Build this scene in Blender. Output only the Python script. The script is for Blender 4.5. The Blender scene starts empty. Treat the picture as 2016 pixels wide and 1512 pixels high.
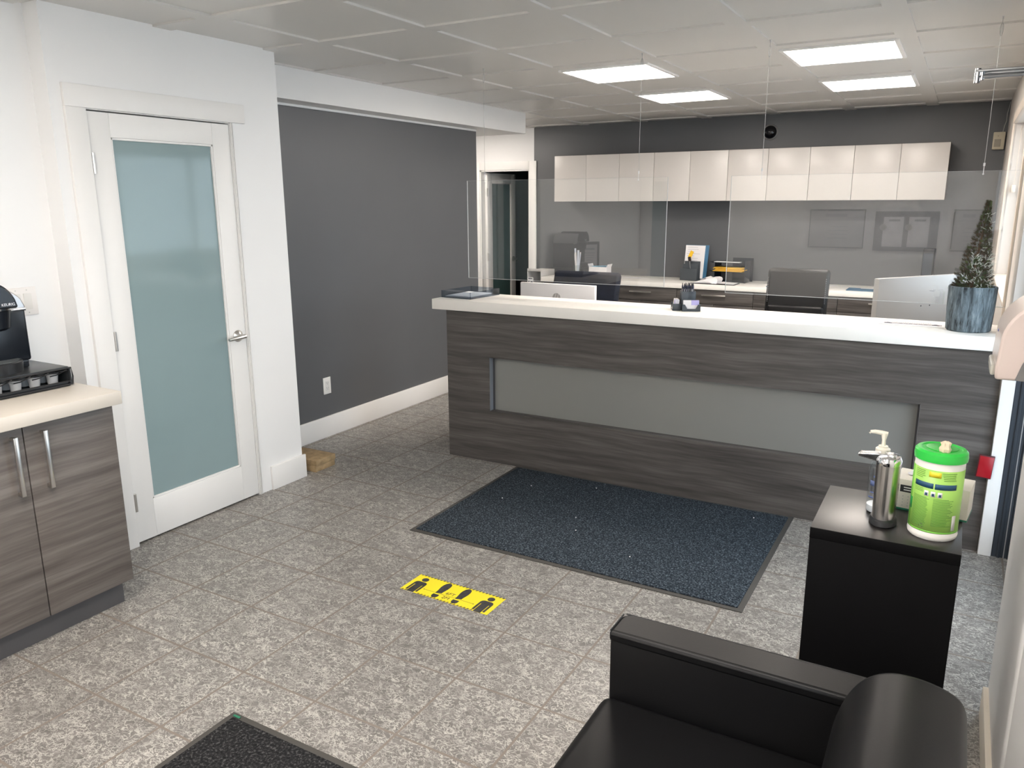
import bpy, bmesh, math, random
from mathutils import Vector, Matrix
random.seed(7)
PI = math.pi
scene = bpy.context.scene
COL = scene.collection

# ------------------------------------------------------------------ camera
F, YAW, PITCH, ROLL, EYE = 1531.957, -0.5202, 0.2308, 0.0052, 1.64
def cam_axes():
    cy, sy = math.cos(YAW), math.sin(YAW)
    f = Vector((sy, cy, 0)); r = Vector((cy, -sy, 0)); d = Vector((0, 0, -1))
    cp, sp = math.cos(PITCH), math.sin(PITCH)
    f2 = f*cp + d*sp; d2 = -f*sp + d*cp
    cr, sr = math.cos(ROLL), math.sin(ROLL)
    return r*cr + d2*sr, -r*sr + d2*cr, f2
cd = bpy.data.cameras.new('camera')
cam = bpy.data.objects.new('camera', cd); COL.objects.link(cam)
_r, _d, _f = cam_axes()
m = Matrix.Identity(4)
for i in range(3):
    m[i][0] = _r[i]; m[i][1] = -_d[i]; m[i][2] = -_f[i]
m.translation = Vector((0, 0, EYE))
cam.matrix_world = m
cd.sensor_width = 36; cd.lens = F/2016*36; cd.clip_start = 0.02
scene.camera = cam

# ------------------------------------------------------------------ world, exposure, light
w = bpy.data.worlds.new('world'); scene.world = w; w.use_nodes = True
bg = w.node_tree.nodes['Background']
bg.inputs['Color'].default_value = (0.79, 0.87, 1.0, 1)
bg.inputs['Strength'].default_value = 2.25
vs = scene.view_settings
vs.view_transform = 'Standard'; vs.look = 'None'; vs.gamma = 1; vs.exposure = 1.48
vs.use_curve_mapping = False
LAMP = 10.0
def portal(name, loc, rot, sx, sy):
    l = bpy.data.lights.new(name, 'AREA'); l.shape = 'RECTANGLE'; l.size = sx; l.size_y = sy
    l.cycles.is_portal = True
    o = bpy.data.objects.new(name, l); COL.objects.link(o); o.location = loc; o.rotation_euler = rot
portal('entrance_portal', (0.52, 3.40, 1.08), (0, PI/2, 0), 2.1, 1.2)
portal('desk_window_portal', (0.50, 5.63, 1.62), (0, PI/2, 0), 1.0, 1.7)
portal('fill_window_portal', (0.50, .225, 1.60), (0, PI/2, 0), 1.1, 2.05)  # portal for the added, unseen fill window

# ------------------------------------------------------------------ material helpers
class N:
    def __init__(s, name):
        s.m = bpy.data.materials.new(name); s.m.use_nodes = True
        s.t = s.m.node_tree; s.p = s.t.nodes['Principled BSDF']; s.out = s.t.nodes['Material Output']
    def n(s, typ, **kw):
        x = s.t.nodes.new(typ)
        for k, v in kw.items(): setattr(x, k, v)
        return x
    def l(s, a, b): s.t.links.new(a, b)
    def math(s, op, a, b=None, c=None):
        x = s.n('ShaderNodeMath', operation=op)
        for i, v in enumerate((a, b, c)):
            if v is None: continue
            if isinstance(v, (int, float)): x.inputs[i].default_value = v
            else: s.l(v, x.inputs[i])
        return x.outputs[0]
    def vmath(s, op, a, b=None):
        x = s.n('ShaderNodeVectorMath', operation=op)
        for i, v in enumerate((a, b)):
            if v is None: continue
            if isinstance(v, tuple): x.inputs[i].default_value = v
            else: s.l(v, x.inputs[i])
        return x.outputs[0]
    def obj(s, scale=(1, 1, 1), loc=(0, 0, 0), rot=(0, 0, 0)):
        c = s.n('ShaderNodeTexCoord'); mp = s.n('ShaderNodeMapping')
        mp.inputs['Scale'].default_value = scale; mp.inputs['Location'].default_value = loc
        mp.inputs['Rotation'].default_value = rot
        s.l(c.outputs['Object'], mp.inputs['Vector']); return mp.outputs[0]
    def noise(s, vec, scale, detail=4, rough=.5, dist=0):
        x = s.n('ShaderNodeTexNoise'); x.inputs['Scale'].default_value = scale
        x.inputs['Detail'].default_value = detail; x.inputs['Roughness'].default_value = rough
        x.inputs['Distortion'].default_value = dist; s.l(vec, x.inputs['Vector']); return x.outputs['Fac']
    def ramp(s, fac, stops):
        x = s.n('ShaderNodeValToRGB'); e = x.color_ramp.elements
        while len(e) < len(stops): e.new(.5)
        for k, (p, c) in enumerate(stops):
            e[k].position = p; e[k].color = (c[0], c[1], c[2], 1) if isinstance(c, tuple) else (c, c, c, 1)
        s.l(fac, x.inputs[0]); return x.outputs[0]
    def mix(s, fac, a, b):
        x = s.n('ShaderNodeMix', data_type='RGBA')
        for i, v in ((0, fac), (6, a), (7, b)):
            if isinstance(v, (int, float)): x.inputs[i].default_value = v
            elif isinstance(v, tuple): x.inputs[i].default_value = (*v, 1)
            else: s.l(v, x.inputs[i])
        return x.outputs[2]
    def bump(s, h, strength=.2, dist=.002):
        b = s.n('ShaderNodeBump'); b.inputs['Strength'].default_value = strength
        b.inputs['Distance'].default_value = dist; s.l(h, b.inputs['Height'])
        s.l(b.outputs[0], s.p.inputs['Normal'])
    def set(s, col=None, rough=None, metal=None, spec=None):
        p = s.p
        if col is not None:
            if isinstance(col, tuple): p.inputs['Base Color'].default_value = (*col, 1)
            else: s.l(col, p.inputs['Base Color'])
        if rough is not None:
            if isinstance(rough, (int, float)): p.inputs['Roughness'].default_value = rough
            else: s.l(rough, p.inputs['Roughness'])
        if metal is not None: p.inputs['Metallic'].default_value = metal
        if spec is not None: p.inputs['Specular IOR Level'].default_value = spec
        return s.m

def plain(name, col, rough=.5, metal=0, var=.06, scale=6, bump=0, bscale=300, spec=.5):
    k = N(name)
    v = k.noise(k.obj(), scale, 3)
    c = k.ramp(v, [(.3, tuple(x*(1-var) for x in col)), (.7, tuple(min(1, x*(1+var)) for x in col))])
    k.set(c, rough, metal, spec)
    if bump: k.bump(k.noise(k.obj(), bscale, 2), bump, .001)
    return k.m

def wood_laminate(name, axis, dark, mid, light):
    k = N(name)
    sc = [1.0, 1.0, 1.0]; sc[axis] = .045
    sc = [x*9 for x in sc]
    v = k.obj(tuple(sc))
    wob = k.noise(k.obj((1.2, 1.2, 1.2)), 1.6, 2)
    sh = k.n('ShaderNodeCombineXYZ'); k.l(k.math('MULTIPLY', wob, .4), sh.inputs[2])
    v2 = k.vmath('ADD', v, sh.outputs[0])
    n1 = k.noise(v2, 2.6, 7, .58)
    n2 = k.noise(v2, 12, 3, .5)
    f = k.math('ADD', k.math('MULTIPLY', n1, .72), k.math('MULTIPLY', n2, .28))
    c = k.ramp(f, [(.34, dark), (.5, mid), (.66, light)])
    k.set(c, .42, 0, .4); k.bump(n2, .05, .001)
    return k.m

def glass(name, tint=(1, 1, 1), boost=1.0, rough=0.0):
    k = N(name); t = k.t; t.nodes.remove(k.p)
    tr = k.n('ShaderNodeBsdfTransparent'); tr.inputs[0].default_value = (*tint, 1)
    gl = k.n('ShaderNodeBsdfGlossy'); gl.inputs['Roughness'].default_value = rough
    gl.inputs[0].default_value = (1, 1, 1, 1)
    fr = k.n('ShaderNodeFresnel'); fr.inputs[0].default_value = 1.49
    mx = k.n('ShaderNodeMixShader')
    geo = k.n('ShaderNodeNewGeometry')
    f = k.math('MULTIPLY', k.math('MULTIPLY', fr.outputs[0], boost), k.math('SUBTRACT', 1, geo.outputs['Backfacing']))
    k.l(f, mx.inputs[0]); k.l(tr.outputs[0], mx.inputs[1]); k.l(gl.outputs[0], mx.inputs[2])
    k.l(mx.outputs[0], k.out.inputs[0])
    return k.m

def emit(name, col, st):
    k = N(name); k.p.inputs['Base Color'].default_value = (.9, .9, .9, 1)
    k.p.inputs['Emission Color'].default_value = (*col, 1); k.p.inputs['Emission Strength'].default_value = st
    return k.m

TILE, TX0, TY0 = .3416, -3.0975, 2.3567
def floor_mat():
    k = N('floor_tiles')
    p = k.obj(loc=(-TX0, -TY0, 0))
    br = k.n('ShaderNodeTexBrick'); br.offset = 0; br.squash = 1
    k.l(p, br.inputs['Vector'])
    for nme, v in (('Scale', 1), ('Mortar Size', .0046), ('Mortar Smooth', .15), ('Brick Width', TILE), ('Row Height', TILE)):
        br.inputs[nme].default_value = v
    idx = k.vmath('FLOOR', k.vmath('DIVIDE', p, (TILE, TILE, 100)))
    wn = k.n('ShaderNodeTexWhiteNoise', noise_dimensions='3D'); k.l(idx, wn.inputs['Vector'])
    off = k.vmath('MULTIPLY', wn.outputs['Color'], (20, 20, 20))
    v = k.vmath('ADD', k.vmath('MULTIPLY', p, (1, 1.35, 1)), off)
    base = k.noise(v, 22, 5, .6)
    n1 = k.noise(v, 36, 2, .5, .9); n2 = k.noise(k.vmath('ADD', v, (5, 3, 1)), 30, 2, .5, 1.4)
    def ridge(n, wd):
        a = k.math('ABSOLUTE', k.math('SUBTRACT', n, .5))
        r = k.n('ShaderNodeMapRange'); k.l(a, r.inputs[0])
        r.inputs[1].default_value = 0; r.inputs[2].default_value = wd; r.inputs[3].default_value = 1; r.inputs[4].default_value = 0
        return r.outputs[0]
    brk = k.ramp(k.noise(v, 14, 2), [(.36, 0.45), (.56, 1.0)])
    vein = k.math('MULTIPLY', k.math('MAXIMUM', ridge(n1, .040), ridge(n2, .036)), brk)
    dark = k.math('MULTIPLY', ridge(k.noise(k.vmath('ADD', v, (9, 1, 4)), 32, 2, .5, 1.2), .035), .55)
    c = k.ramp(base, [(.30, (.135, .125, .116)), (.70, (.225, .212, .198))])
    c = k.mix(dark, c, (.075, .072, .068))
    c = k.mix(k.math('MULTIPLY', vein, .9), c, (.58, .555, .51))
    tv = k.math('ADD', k.math('MULTIPLY', wn.outputs['Value'], .10), .95)
    hv = k.n('ShaderNodeHueSaturation'); k.l(c, hv.inputs['Color']); k.l(tv, hv.inputs['Value'])
    c = k.mix(br.outputs['Fac'], hv.outputs[0], (.215, .185, .158))
    rg = k.math('ADD', k.math('MULTIPLY', br.outputs['Fac'], .4), .36)
    k.set(c, rg, 0, .4)
    h = k.math('SUBTRACT', k.math('MULTIPLY', vein, .25), br.outputs['Fac'])
    k.bump(h, .35, .0015)
    return k.m

def speckle(name, a, b, c3, scale, rough=.95):
    k = N(name); v = k.obj()
    n = k.noise(v, scale, 3, .7)
    c = k.ramp(n, [(.38, a), (.54, b), (.66, c3)])
    k.set(c, rough, 0, .2); k.bump(n, .9, .004); return k.m

WHITE = plain('white_paint', (.84, .84, .835), .5, var=.012, scale=1.5, bump=.04, bscale=90)
TRIM = plain('white_trim_paint', (.83, .82, .80), .4, var=.01)
GREY = plain('dark_grey_paint', (.114, .119, .126), .42, var=.03, scale=2, bump=.05, bscale=120)
HALLG = plain('mid_grey_paint', (.20, .20, .20), .5, var=.03)
FLOOR = floor_mat()
CEIL = plain('ceiling_panel_white', (.66, .645, .615), .34, var=.015, scale=1)
LAMX = wood_laminate('grey_wood_laminate_x', 0, (.042, .038, .036), (.082, .074, .069), (.135, .123, .116))
LAMY = wood_laminate('grey_wood_laminate_y', 1, (.075, .064, .057), (.125, .108, .097), (.185, .165, .15))
QUARTZ = plain('white_solid_surface', (.87, .845, .80), .3, var=.01)
WLAM = plain('white_gloss_laminate', (.66, .63, .60), .3, var=.008)
FROST = plain('frosted_green_glass', (.25, .335, .345), .07, var=.01, spec=.28)
FROSTD = plain('frosted_grey_glass', (.20, .20, .19), .30, var=.01, spec=.9)
STEEL = plain('brushed_nickel', (.62, .60, .57), .28, 1, var=.03)
CHROME = plain('polished_chrome', (.80, .80, .81), .09, 1, var=.01)
BRUSH = plain('brushed_stainless', (.58, .56, .54), .24, 1, var=.05, scale=20)
LEATH = plain('black_leather', (.0035, .0035, .004), .43, var=.1, bump=.08, bscale=260, spec=.27)
NAVY = plain('navy_fabric', (.006, .009, .019), .9, var=.35, scale=12, bump=.2)
BLACKP = plain('black_plastic', (.018, .019, .021), .32, var=.05)
BLACKM = plain('black_matte', (.012, .012, .013), .6, var=.05)
TBLK = plain('black_lacquer', (.003, .003, .0035), .6, var=.03, spec=.1)  # table side copy, darker and duller because the sides reflect dark
TTOP = plain('black_lacquer_sheen', (.014, .012, .012), .36, var=.03, spec=1.0)  # same lacquer, paler and shinier: the top's bright reflection put into the material
DARKA = plain('dark_anodised_aluminium', (.045, .055, .07), .4, .3, var=.05)
SILV = plain('silver_plastic', (.55, .55, .56), .3, .7, var=.02)
PAPER = plain('paper_white', (.80, .79, .80), .8, var=.01)
INK = plain('printed_ink_grey', (.12, .12, .14), .8)
INKL = plain('pale_print_ink', (.42, .42, .46), .8)
CREAM = plain('cream_plastic', (.62, .54, .46), .5, var=.01)
BEIGE = plain('beige_plastic', (.55, .50, .38), .5)
PINKW = plain('warm_white_plastic', (.60, .51, .475), .25, var=.01)
MIDG = plain('mid_grey_plastic', (.18, .18, .18), .4)
MATM = speckle('charcoal_carpet', (.008, .012, .018), (.038, .050, .064), (.15, .18, .205), 130)
MATM2 = speckle('black_carpet', (.005, .005, .006), (.020, .020, .021), (.10, .10, .10), 110)
RUBBER = plain('black_rubber', (.060, .056, .050), .7)
YEL = plain('yellow_vinyl', (.86, .70, .02), .45, var=.01)
SBLK = plain('sticker_black', (.030, .030, .032), .6, var=.5, scale=60)
RED = plain('red_reflector', (.33, .008, .016), .25)
CLEAR = glass('clear_acrylic', (.985, .99, .988), 2.0)
SMOKE = glass('smoked_acrylic', (.66, .71, .76), 1.3)
WGLASS = glass('window_glass', (.95, .98, .97), 1.0)
PLEDGE = plain('acrylic_edge', (.42, .44, .45), .3)
ACRY = plain('slate_blue_acrylic', (.075, .10, .125), .16, spec=.8)
LGREEN = plain('leaf_green_label', (.36, .66, .13), .38, var=.03)
DGREEN = plain('deep_green_label', (.02, .32, .06), .38)
LIDG = plain('bright_green_lid', (.03, .58, .07), .3)
BLUE = plain('blue_folder', (.03, .13, .24), .5)
LBLUE = plain('navy_label', (.015, .08, .16), .5)
CYAN = plain('pale_blue_fabric', (.25, .52, .68), .8)
TEAL = plain('teal_print', (.02, .32, .32), .5)
LILAC = plain('lilac_print', (.45, .42, .75), .6)
ENV = plain('manila_yellow', (.80, .48, .05), .7)
WOODB = plain('raw_pine', (.34, .24, .13), .75, var=.25, scale=25)
LAMPE = emit('lamp_diffuser', (1, .905, .82), LAMP)
def bark():
    k = N('weathered_blue_bark'); v = k.obj((34, 34, 5.0))
    n = k.noise(v, 1.7, 7, .70, .4)
    c = k.ramp(n, [(.36, (.012, .016, .02)), (.45, (.085, .11, .125)), (.56, (.15, .195, .225)), (.72, (.30, .36, .39))])
    k.set(c, .8); k.bump(n, .8, .004); return k.m
BARK = bark()
SOIL = plain('soil', (.05, .035, .025), .95, bump=.5)
def needle_mat(name, a, b, c):
    k = N(name); n = k.noise(k.obj(), 30, 3); k.set(k.ramp(n, [(.38, a), (.5, b), (.64, c)]), .7); return k.m
NEEDLE = needle_mat('spruce_needles', (.085, .05, .03), (.055, .050, .026), (.085, .11, .04))
NEEDLE2 = needle_mat('green_needles', (.05, .08, .035), (.08, .12, .05), (.11, .15, .08))
FROSTN = plain('frosted_needles', (.55, .58, .52), .6)

# ------------------------------------------------------------------ geometry helpers
class B:
    def __init__(s): s.b = bmesh.new()
    def _x(s, vs, mt):
        if mt is not None: bmesh.ops.transform(s.b, matrix=mt, verts=vs)
        return s
    def box(s, x0, x1, y0, y1, z0, z1, bev=0, mt=None, seg=2):
        r = bmesh.ops.create_cube(s.b, size=1); vs = r['verts']
        bmesh.ops.scale(s.b, vec=(abs(x1-x0), abs(y1-y0), abs(z1-z0)), verts=vs)
        bmesh.ops.translate(s.b, vec=((x0+x1)/2, (y0+y1)/2, (z0+z1)/2), verts=vs)
        if bev:
            es = list({e for v in vs for e in v.link_edges})
            q = bmesh.ops.bevel(s.b, geom=es, offset=bev, segments=seg, affect='EDGES', profile=.5)
            vs = list({v for f in q['faces'] for v in f.verts})
            if mt is not None:
                vs = s._island(vs[0])
        return s._x(vs, mt)
    def _island(s, v0):
        seen = {v0}; st = [v0]
        while st:
            v = st.pop()
            for e in v.link_edges:
                o = e.other_vert(v)
                if o not in seen: seen.add(o); st.append(o)
        return list(seen)
    def lathe(s, prof, c=(0, 0, 0), seg=32, mt=None, sx=1, sy=1):
        rings = []
        allv = []
        for r, z in prof:
            if r < 1e-6: ring = [s.b.verts.new((c[0], c[1], c[2]+z))]
            else: ring = [s.b.verts.new((c[0]+sx*r*math.cos(2*PI*k/seg), c[1]+sy*r*math.sin(2*PI*k/seg), c[2]+z)) for k in range(seg)]
            rings.append(ring); allv += ring
        for a, b_ in zip(rings, rings[1:]):
            for k in range(seg):
                k2 = (k+1) % seg
                q = []
                for v in (a[k % len(a)], a[k2 % len(a)], b_[k2 % len(b_)], b_[k % len(b_)]):
                    if v not in q: q.append(v)
                if len(q) > 2:
                    try: s.b.faces.new(q)
                    except ValueError: pass
        for ring in (rings[0], rings[-1]):
            if len(ring) > 1:
                try: s.b.faces.new(ring)
                except ValueError: pass
        return s._x(allv, mt)
    def cyl(s, p0, p1, r, seg=16, r2=None):
        p0, p1 = Vector(p0), Vector(p1); d = p1-p0; L = d.length
        q = d.to_track_quat('Z', 'Y').to_matrix().to_4x4(); q.translation = p0
        return s.lathe([(r, 0), (r if r2 is None else r2, L)], (0, 0, 0), seg, q)
    def tube(s, pts, r, seg=8, rs=None):
        pts = [Vector(p) for p in pts]; rings = []
        up = Vector((0, 0, 1))
        for i, p in enumerate(pts):
            t = (pts[min(i+1, len(pts)-1)]-pts[max(i-1, 0)]).normalized()
            a = t.cross(up)
            if abs(t.z) > .8: a = t.cross(Vector((1, 0, 0)))
            a.normalize(); c = a.cross(t)
            rr = rs[i] if rs else r
            rings.append([s.b.verts.new(p+a*rr*math.cos(2*PI*k/seg)+c*rr*math.sin(2*PI*k/seg)) for k in range(seg)])
        for a, b_ in zip(rings, rings[1:]):
            for k in range(seg): s.b.faces.new((a[k], a[(k+1) % seg], b_[(k+1) % seg], b_[k]))
        s.b.faces.new(rings[0]); s.b.faces.new(rings[-1]); return s
    def prism(s, poly, h0, h1, axis='z', mt=None):
        def P(u, v, h): return {'z': (u, v, h), 'y': (u, h, v), 'x': (h, u, v)}[axis]
        a = [s.b.verts.new(P(u, v, h0)) for u, v in poly]; b_ = [s.b.verts.new(P(u, v, h1)) for u, v in poly]
        n = len(poly)
        s.b.faces.new(a); s.b.faces.new(b_)
        for k in range(n): s.b.faces.new((a[k], a[(k+1) % n], b_[(k+1) % n], b_[k]))
        return s._x(a+b_, mt)
    def build(s, name, mat, parent=None, bevel=0, sub=0, angle=35):
        bmesh.ops.recalc_face_normals(s.b, faces=s.b.faces)
        me = bpy.data.meshes.new(name); s.b.to_mesh(me); s.b.free()
        for p in me.polygons: p.use_smooth = True
        me.set_sharp_from_angle(angle=math.radians(angle))
        me.materials.append(mat)
        o = bpy.data.objects.new(name, me); COL.objects.link(o)
        if parent is not None: o.parent = parent
        if bevel:
            md = o.modifiers.new('bevel', 'BEVEL'); md.width = bevel; md.segments = 2; md.limit_method = 'ANGLE'
        if sub:
            md = o.modifiers.new('sub', 'SUBSURF'); md.levels = sub; md.render_levels = sub
        return o

def thing(name, label, cat, loc=(0, 0, 0), rz=0, group=None, rx=0, ry=0):
    o = bpy.data.objects.new(name, None); COL.objects.link(o); o.empty_display_size = .05
    o.location = loc; o.rotation_euler = (rx, ry, rz); o['label'] = label; o['category'] = cat
    if group: o['group'] = group
    return o
def tag(o, label, cat, group=None):
    o['label'] = label; o['category'] = cat
    if group: o['group'] = group
    return o
def struct(o): o['kind'] = 'structure'; return o
def dup(root, loc=None, label=None, rz=None):
    r = root.copy(); COL.objects.link(r)
    if loc is not None: r.location = loc
    if rz is not None: r.rotation_euler = (0, 0, rz)
    if label: r['label'] = label
    for ch in list(root.children):
        c = ch.copy(); COL.objects.link(c); c.parent = r
        for g in list(ch.children):
            d = g.copy(); COL.objects.link(d); d.parent = c
    return r
def text(name, s, size, mat, parent, mt, ext=.0003, align='CENTER'):
    cu = bpy.data.curves.new(name, 'FONT'); cu.body = s; cu.size = size; cu.extrude = ext
    cu.align_x = align; cu.align_y = 'CENTER'
    t = bpy.data.objects.new(name, cu); COL.objects.link(t)
    bpy.context.view_layer.update()
    me = bpy.data.meshes.new_from_object(t.evaluated_get(bpy.context.evaluated_depsgraph_get()))
    bpy.data.objects.remove(t); bpy.data.curves.remove(cu)
    me.materials.clear(); me.materials.append(mat); me.transform(mt)
    o = bpy.data.objects.new(name, me); COL.objects.link(o); o.parent = parent; return o
def RX(a): return Matrix.Rotation(a, 4, 'X')
def RY(a): return Matrix.Rotation(a, 4, 'Y')
def RZ(a): return Matrix.Rotation(a, 4, 'Z')
def T(x, y, z): return Matrix.Translation((x, y, z))

# ------------------------------------------------------------------ room shell
ZC = 2.433
XR = .22           # right wall behind the desk
DW = -3.364        # wall that carries the closet door
GW = -3.82         # dark grey wall
YB = 8.034         # back wall
struct(B().box(-6.6, .6, -1.3, 10.8, -.1, 0).build('floor', FLOOR))

def ceiling():
    b = B(); dx, dy = .6635, .6652; x0, y0 = -3.629, 3.877; wi = .567
    b.box(-6.6, .6, -1.3, YB+.1, ZC+.010, ZC+.1)
    lips = B()
    k0, k1 = -5, 6
    for k in range(k0, k1):
        a = x0+k*dx+wi; b.box(max(a, -6.6), min(a+dx-wi, .6), -1.3, YB+.1, ZC, ZC+.0105)
    for i in range(-9, 8):
        ylo = y0+i*dy; yhi = ylo+dy-wi
        if ylo > YB: continue
        b.box(-6.6, .6, max(ylo, -1.3), min(yhi, YB+.1), ZC+.0002, ZC+.0106)
    return struct(b.build('ceiling', CEIL))
ceiling()

LAMPG = 'square ceiling light panels'
def lamp(x, y, label, z=ZC):
    t = thing('ceiling_light', label, 'ceiling light', (x, y, z), 0, LAMPG)
    w_ = .295; f = .022
    b = B()
    for sx in (-1, 1):
        b.box(sx*w_, sx*(w_-f), -w_, w_, -.010, .009, .002)
        b.box(-w_+f, w_-f, sx*w_, sx*(w_-f), -.010, .012, .002)
    b.build('frame', TRIM, t)
    B().box(-w_+f, w_-f, -w_+f, w_-f, -.006, .002).build('diffuser', LAMPE, t)
    return t
lx0, lx1, ly0, ly1 = -2.025, -.69, 4.945, 6.27
L0 = lamp(lx0, ly0, 'lit square ceiling panel over the reception desk, left and nearer of the four')
dup(L0, (lx1, ly0, ZC), 'lit square ceiling panel over the desk, right and nearer of the four')
dup(L0, (lx0, ly1, ZC), 'lit square ceiling panel toward the wall cabinets, left and farther of the four')
dup(L0, (lx1, ly1, ZC), 'lit square ceiling panel toward the wall cabinets, right and farther of the four')
dup(L0, (lx0, -.365, ZC), 'unseen fill light panel added at the left by the white door behind the armchair')  # unseen panel behind the camera, added to light the desk front
dup(L0, (lx1, -.365, ZC), 'unseen fill light panel added at the right before the plaques')  # second unseen panel, added for the same fill
dup(L0, (lx0, .965, ZC), 'lit square ceiling panel over the waiting area, left one above the carpet')
dup(L0, (lx1, .965, ZC), 'lit square ceiling panel over the waiting area, right one near the armchair')
dup(L0, (-4.9, 7.0, ZC), 'lit square ceiling panel in the side hall before the rear doorway')

# back wall with a doorway
DX0, DX1, DZ = -5.02, -4.355, 1.99
XW = -4.30
b = B(); b.box(XW, .5, YB, YB+.12, 0, ZC+.05); struct(b.build('wall_back', GREY))
b = B(); b.box(-6.6, DX0, YB, YB+.12, 0, ZC+.05).box(DX1, XW, YB, YB+.12, 0, ZC+.05).box(DX0, DX1, YB, YB+.12, DZ, ZC+.05)
struct(b.build('wall_back_hall', WHITE))
b = B(); c = .09
b.box(DX0-c, DX0, YB-.016, YB, 0, DZ+c, .002).box(DX1, DX1+c, YB-.016, YB, 0, DZ+c, .002).box(DX0, DX1, YB-.016, YB, DZ, DZ+c, .002)
b.box(DX0, DX0+.015, YB-.004, YB+.12, 0, DZ).box(DX1-.015, DX1, YB-.004, YB+.12, 0, DZ).box(DX0, DX1, YB-.004, YB+.12, DZ-.015, DZ)
d2 = thing('door_2', 'white open door with frosted glass pane in the rear doorway', 'door', (DX0+.018, YB+.075, 0), math.radians(87))
del d2['label'], d2['category']; struct(d2)
struct(b.build('trim_1', TRIM))
def door_leaf(root, w_, h, glassmat, gl=(.11, .11, .27, .12), th=.035, lever=1, z0=.01, hz=.93):
    """leaf runs from local x=0 (hinge) to x=w_, y = -th..0, face toward -y"""
    l, r, bo, tp = gl
    b = B(); b.box(0, l, -th, 0, z0, h, .002).box(w_-r, w_, -th, 0, z0, h, .002)
    b.box(l, w_-r, -th, 0, z0, bo, .002).box(l, w_-r, -th, 0, h-tp, h, .002)
    b.build('door_leaf', TRIM, root)
    b = B(); e = .010
    for sy in (-th+.004, -.004-.010):
        b.box(l, l+e, sy, sy+.010, bo, h-tp, .002).box(w_-r-e, w_-r, sy, sy+.010, bo, h-tp, .002)
        b.box(l, w_-r, sy, sy+.010, bo, bo+e, .002).box(l, w_-r, sy, sy+.010, h-tp-e, h-tp, .002)
    b.build('glazing_bead', TRIM, root)
    B().box(l+.002, w_-r-.002, -th*.5-.004, -th*.5+.004, bo+.002, h-tp-.002).build('glass_pane', glassmat, root)
    hx = w_-.055
    b = B()
    for sg in (-1, 1):
        yy = -th if sg < 0 else 0
        mt = T(hx, yy, hz) @ RX(PI/2 if sg < 0 else -PI/2)
        b.lathe([(.0, 0), (.032, 0), (.032, .004), (.024, .012), (.012, .018), (.011, .04), (0, .04)], seg=28, mt=mt)
        pts = [(hx+.012, yy+sg*.045, hz), (hx-.02, yy+sg*.047, hz-.001), (hx-.055, yy+sg*.046, hz-.003), (hx-.095, yy+sg*.042, hz-.006)]
        b.tube(pts, .010, 10, [.0125, .012, .010, .0085])
    b.build('door_handle', STEEL, root)
    for z in (.22, h*.5, h-.22):
        B().cyl((.006, -th-.010, z-.045), (.006, -th-.010, z+.045), .0075, 10).box(0, .004, -th-.001, -th+.014, z-.048, z+.048).build('door_hinge', STEEL, root)
door_leaf(d2, .62, 1.965, plain('sea_green_frosted_glass', (.07, .13, .125), .18), gl=(.10, .10, .28, .11))
# dim room behind the doorway
b = B(); b.box(-6.6, -6.5, YB+.12, 10.7, 0, 2.5).box(-6.6, -3.2, 10.6, 10.7, 0, 2.5).box(-3.3, -3.2, YB+.12, 10.6, 0, 2.5).box(-6.6, -3.2, YB+.12, 10.7, 2.44, 2.5)
struct(b.build('wall_rear_room', HALLG))
b = B(); b.box(-4.45, -4.43, 9.9, 10.58, 0, 2.02).box(-4.05, -4.03, 9.9, 10.58, 0, 2.02)
# left side walls
struct(B().box(-3.6, -3.47, -1.2, 2.015, 0, ZC+.05).build('wall_left', WHITE))
OY0, OY1, OZ = 2.160, 2.945, 2.042
b = B(); b.box(-3.6, DW, 2.015, OY0, 0, ZC+.05, 0).box(-3.95, DW, OY1, 3.290, 0, ZC+.05).box(-3.6, DW, OY0, OY1, OZ, ZC+.05).box(-3.95, -3.6, 2.0, OY1, 0, ZC+.05)
struct(b.build('wall_left_closet', WHITE))
struct(B().box(-3.95, GW, 3.290, 6.056, 0, ZC+.05).build('wall_left_grey', GREY))
b = B(); b.box(-6.6, -3.95, 5.95, 6.056, 0, ZC+.05).box(-6.6, -6.5, 6.056, YB, 0, ZC+.05)
struct(b.build('wall_hall', WHITE))
struct(B().box(-6.5, -3.648, 3.290, 6.647, 2.25, ZC+.02).build('trim_2', WHITE))   # boxed beam under the ceiling
struct(B().box(GW, GW+.016, 3.290, 6.056, 0, .15, .003).build('baseboard_left', TRIM))
struct(B().box(DW, DW+.016, 3.034, 3.306, 0, .142, .002).build('baseboard_closet', TRIM))
struct(B().box(GW-.002, GW+.007, 3.290, 6.05, 2.236, 2.25).build('trim_3', WHITE))
# closet door casing + door
b = B(); cz = .094
b.box(DW, DW+.018, OY0-.092, OY0, 0, OZ-.0005, .001).box(DW, DW+.018, OY0-.092, OY1+.089, OZ, 2.136, .002).box(DW, DW+.010, OY1, OY1+.004, 0, OZ, .001).box(DW, DW+.008, OY1+.012, OY1+.016, 0, OZ, .001)
b.box(DW-.09, DW, OY0, OY0+.004, 0, OZ).box(DW-.09, DW, OY1-.004, OY1, 0, OZ).box(DW-.09, DW, OY0, OY1, OZ-.004, OZ)
struct(b.build('trim_4', TRIM))
# leaf: local x -> world +y, local -y -> world +x
d1 = bpy.data.objects.new('door_1', None); COL.objects.link(d1); d1.location = (DW-.037, OY0+.006, 0); d1.rotation_euler = (0, 0, PI/2); struct(d1)
door_leaf(d1, OY1-OY0-.012, 2.032, FROST, gl=(.108, .108, .205, .105), hz=.935)
B().box(0.02, OY1-OY0-.02, .03, .05, 0, 2.03).build('backing_panel', TRIM, d1)

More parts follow.
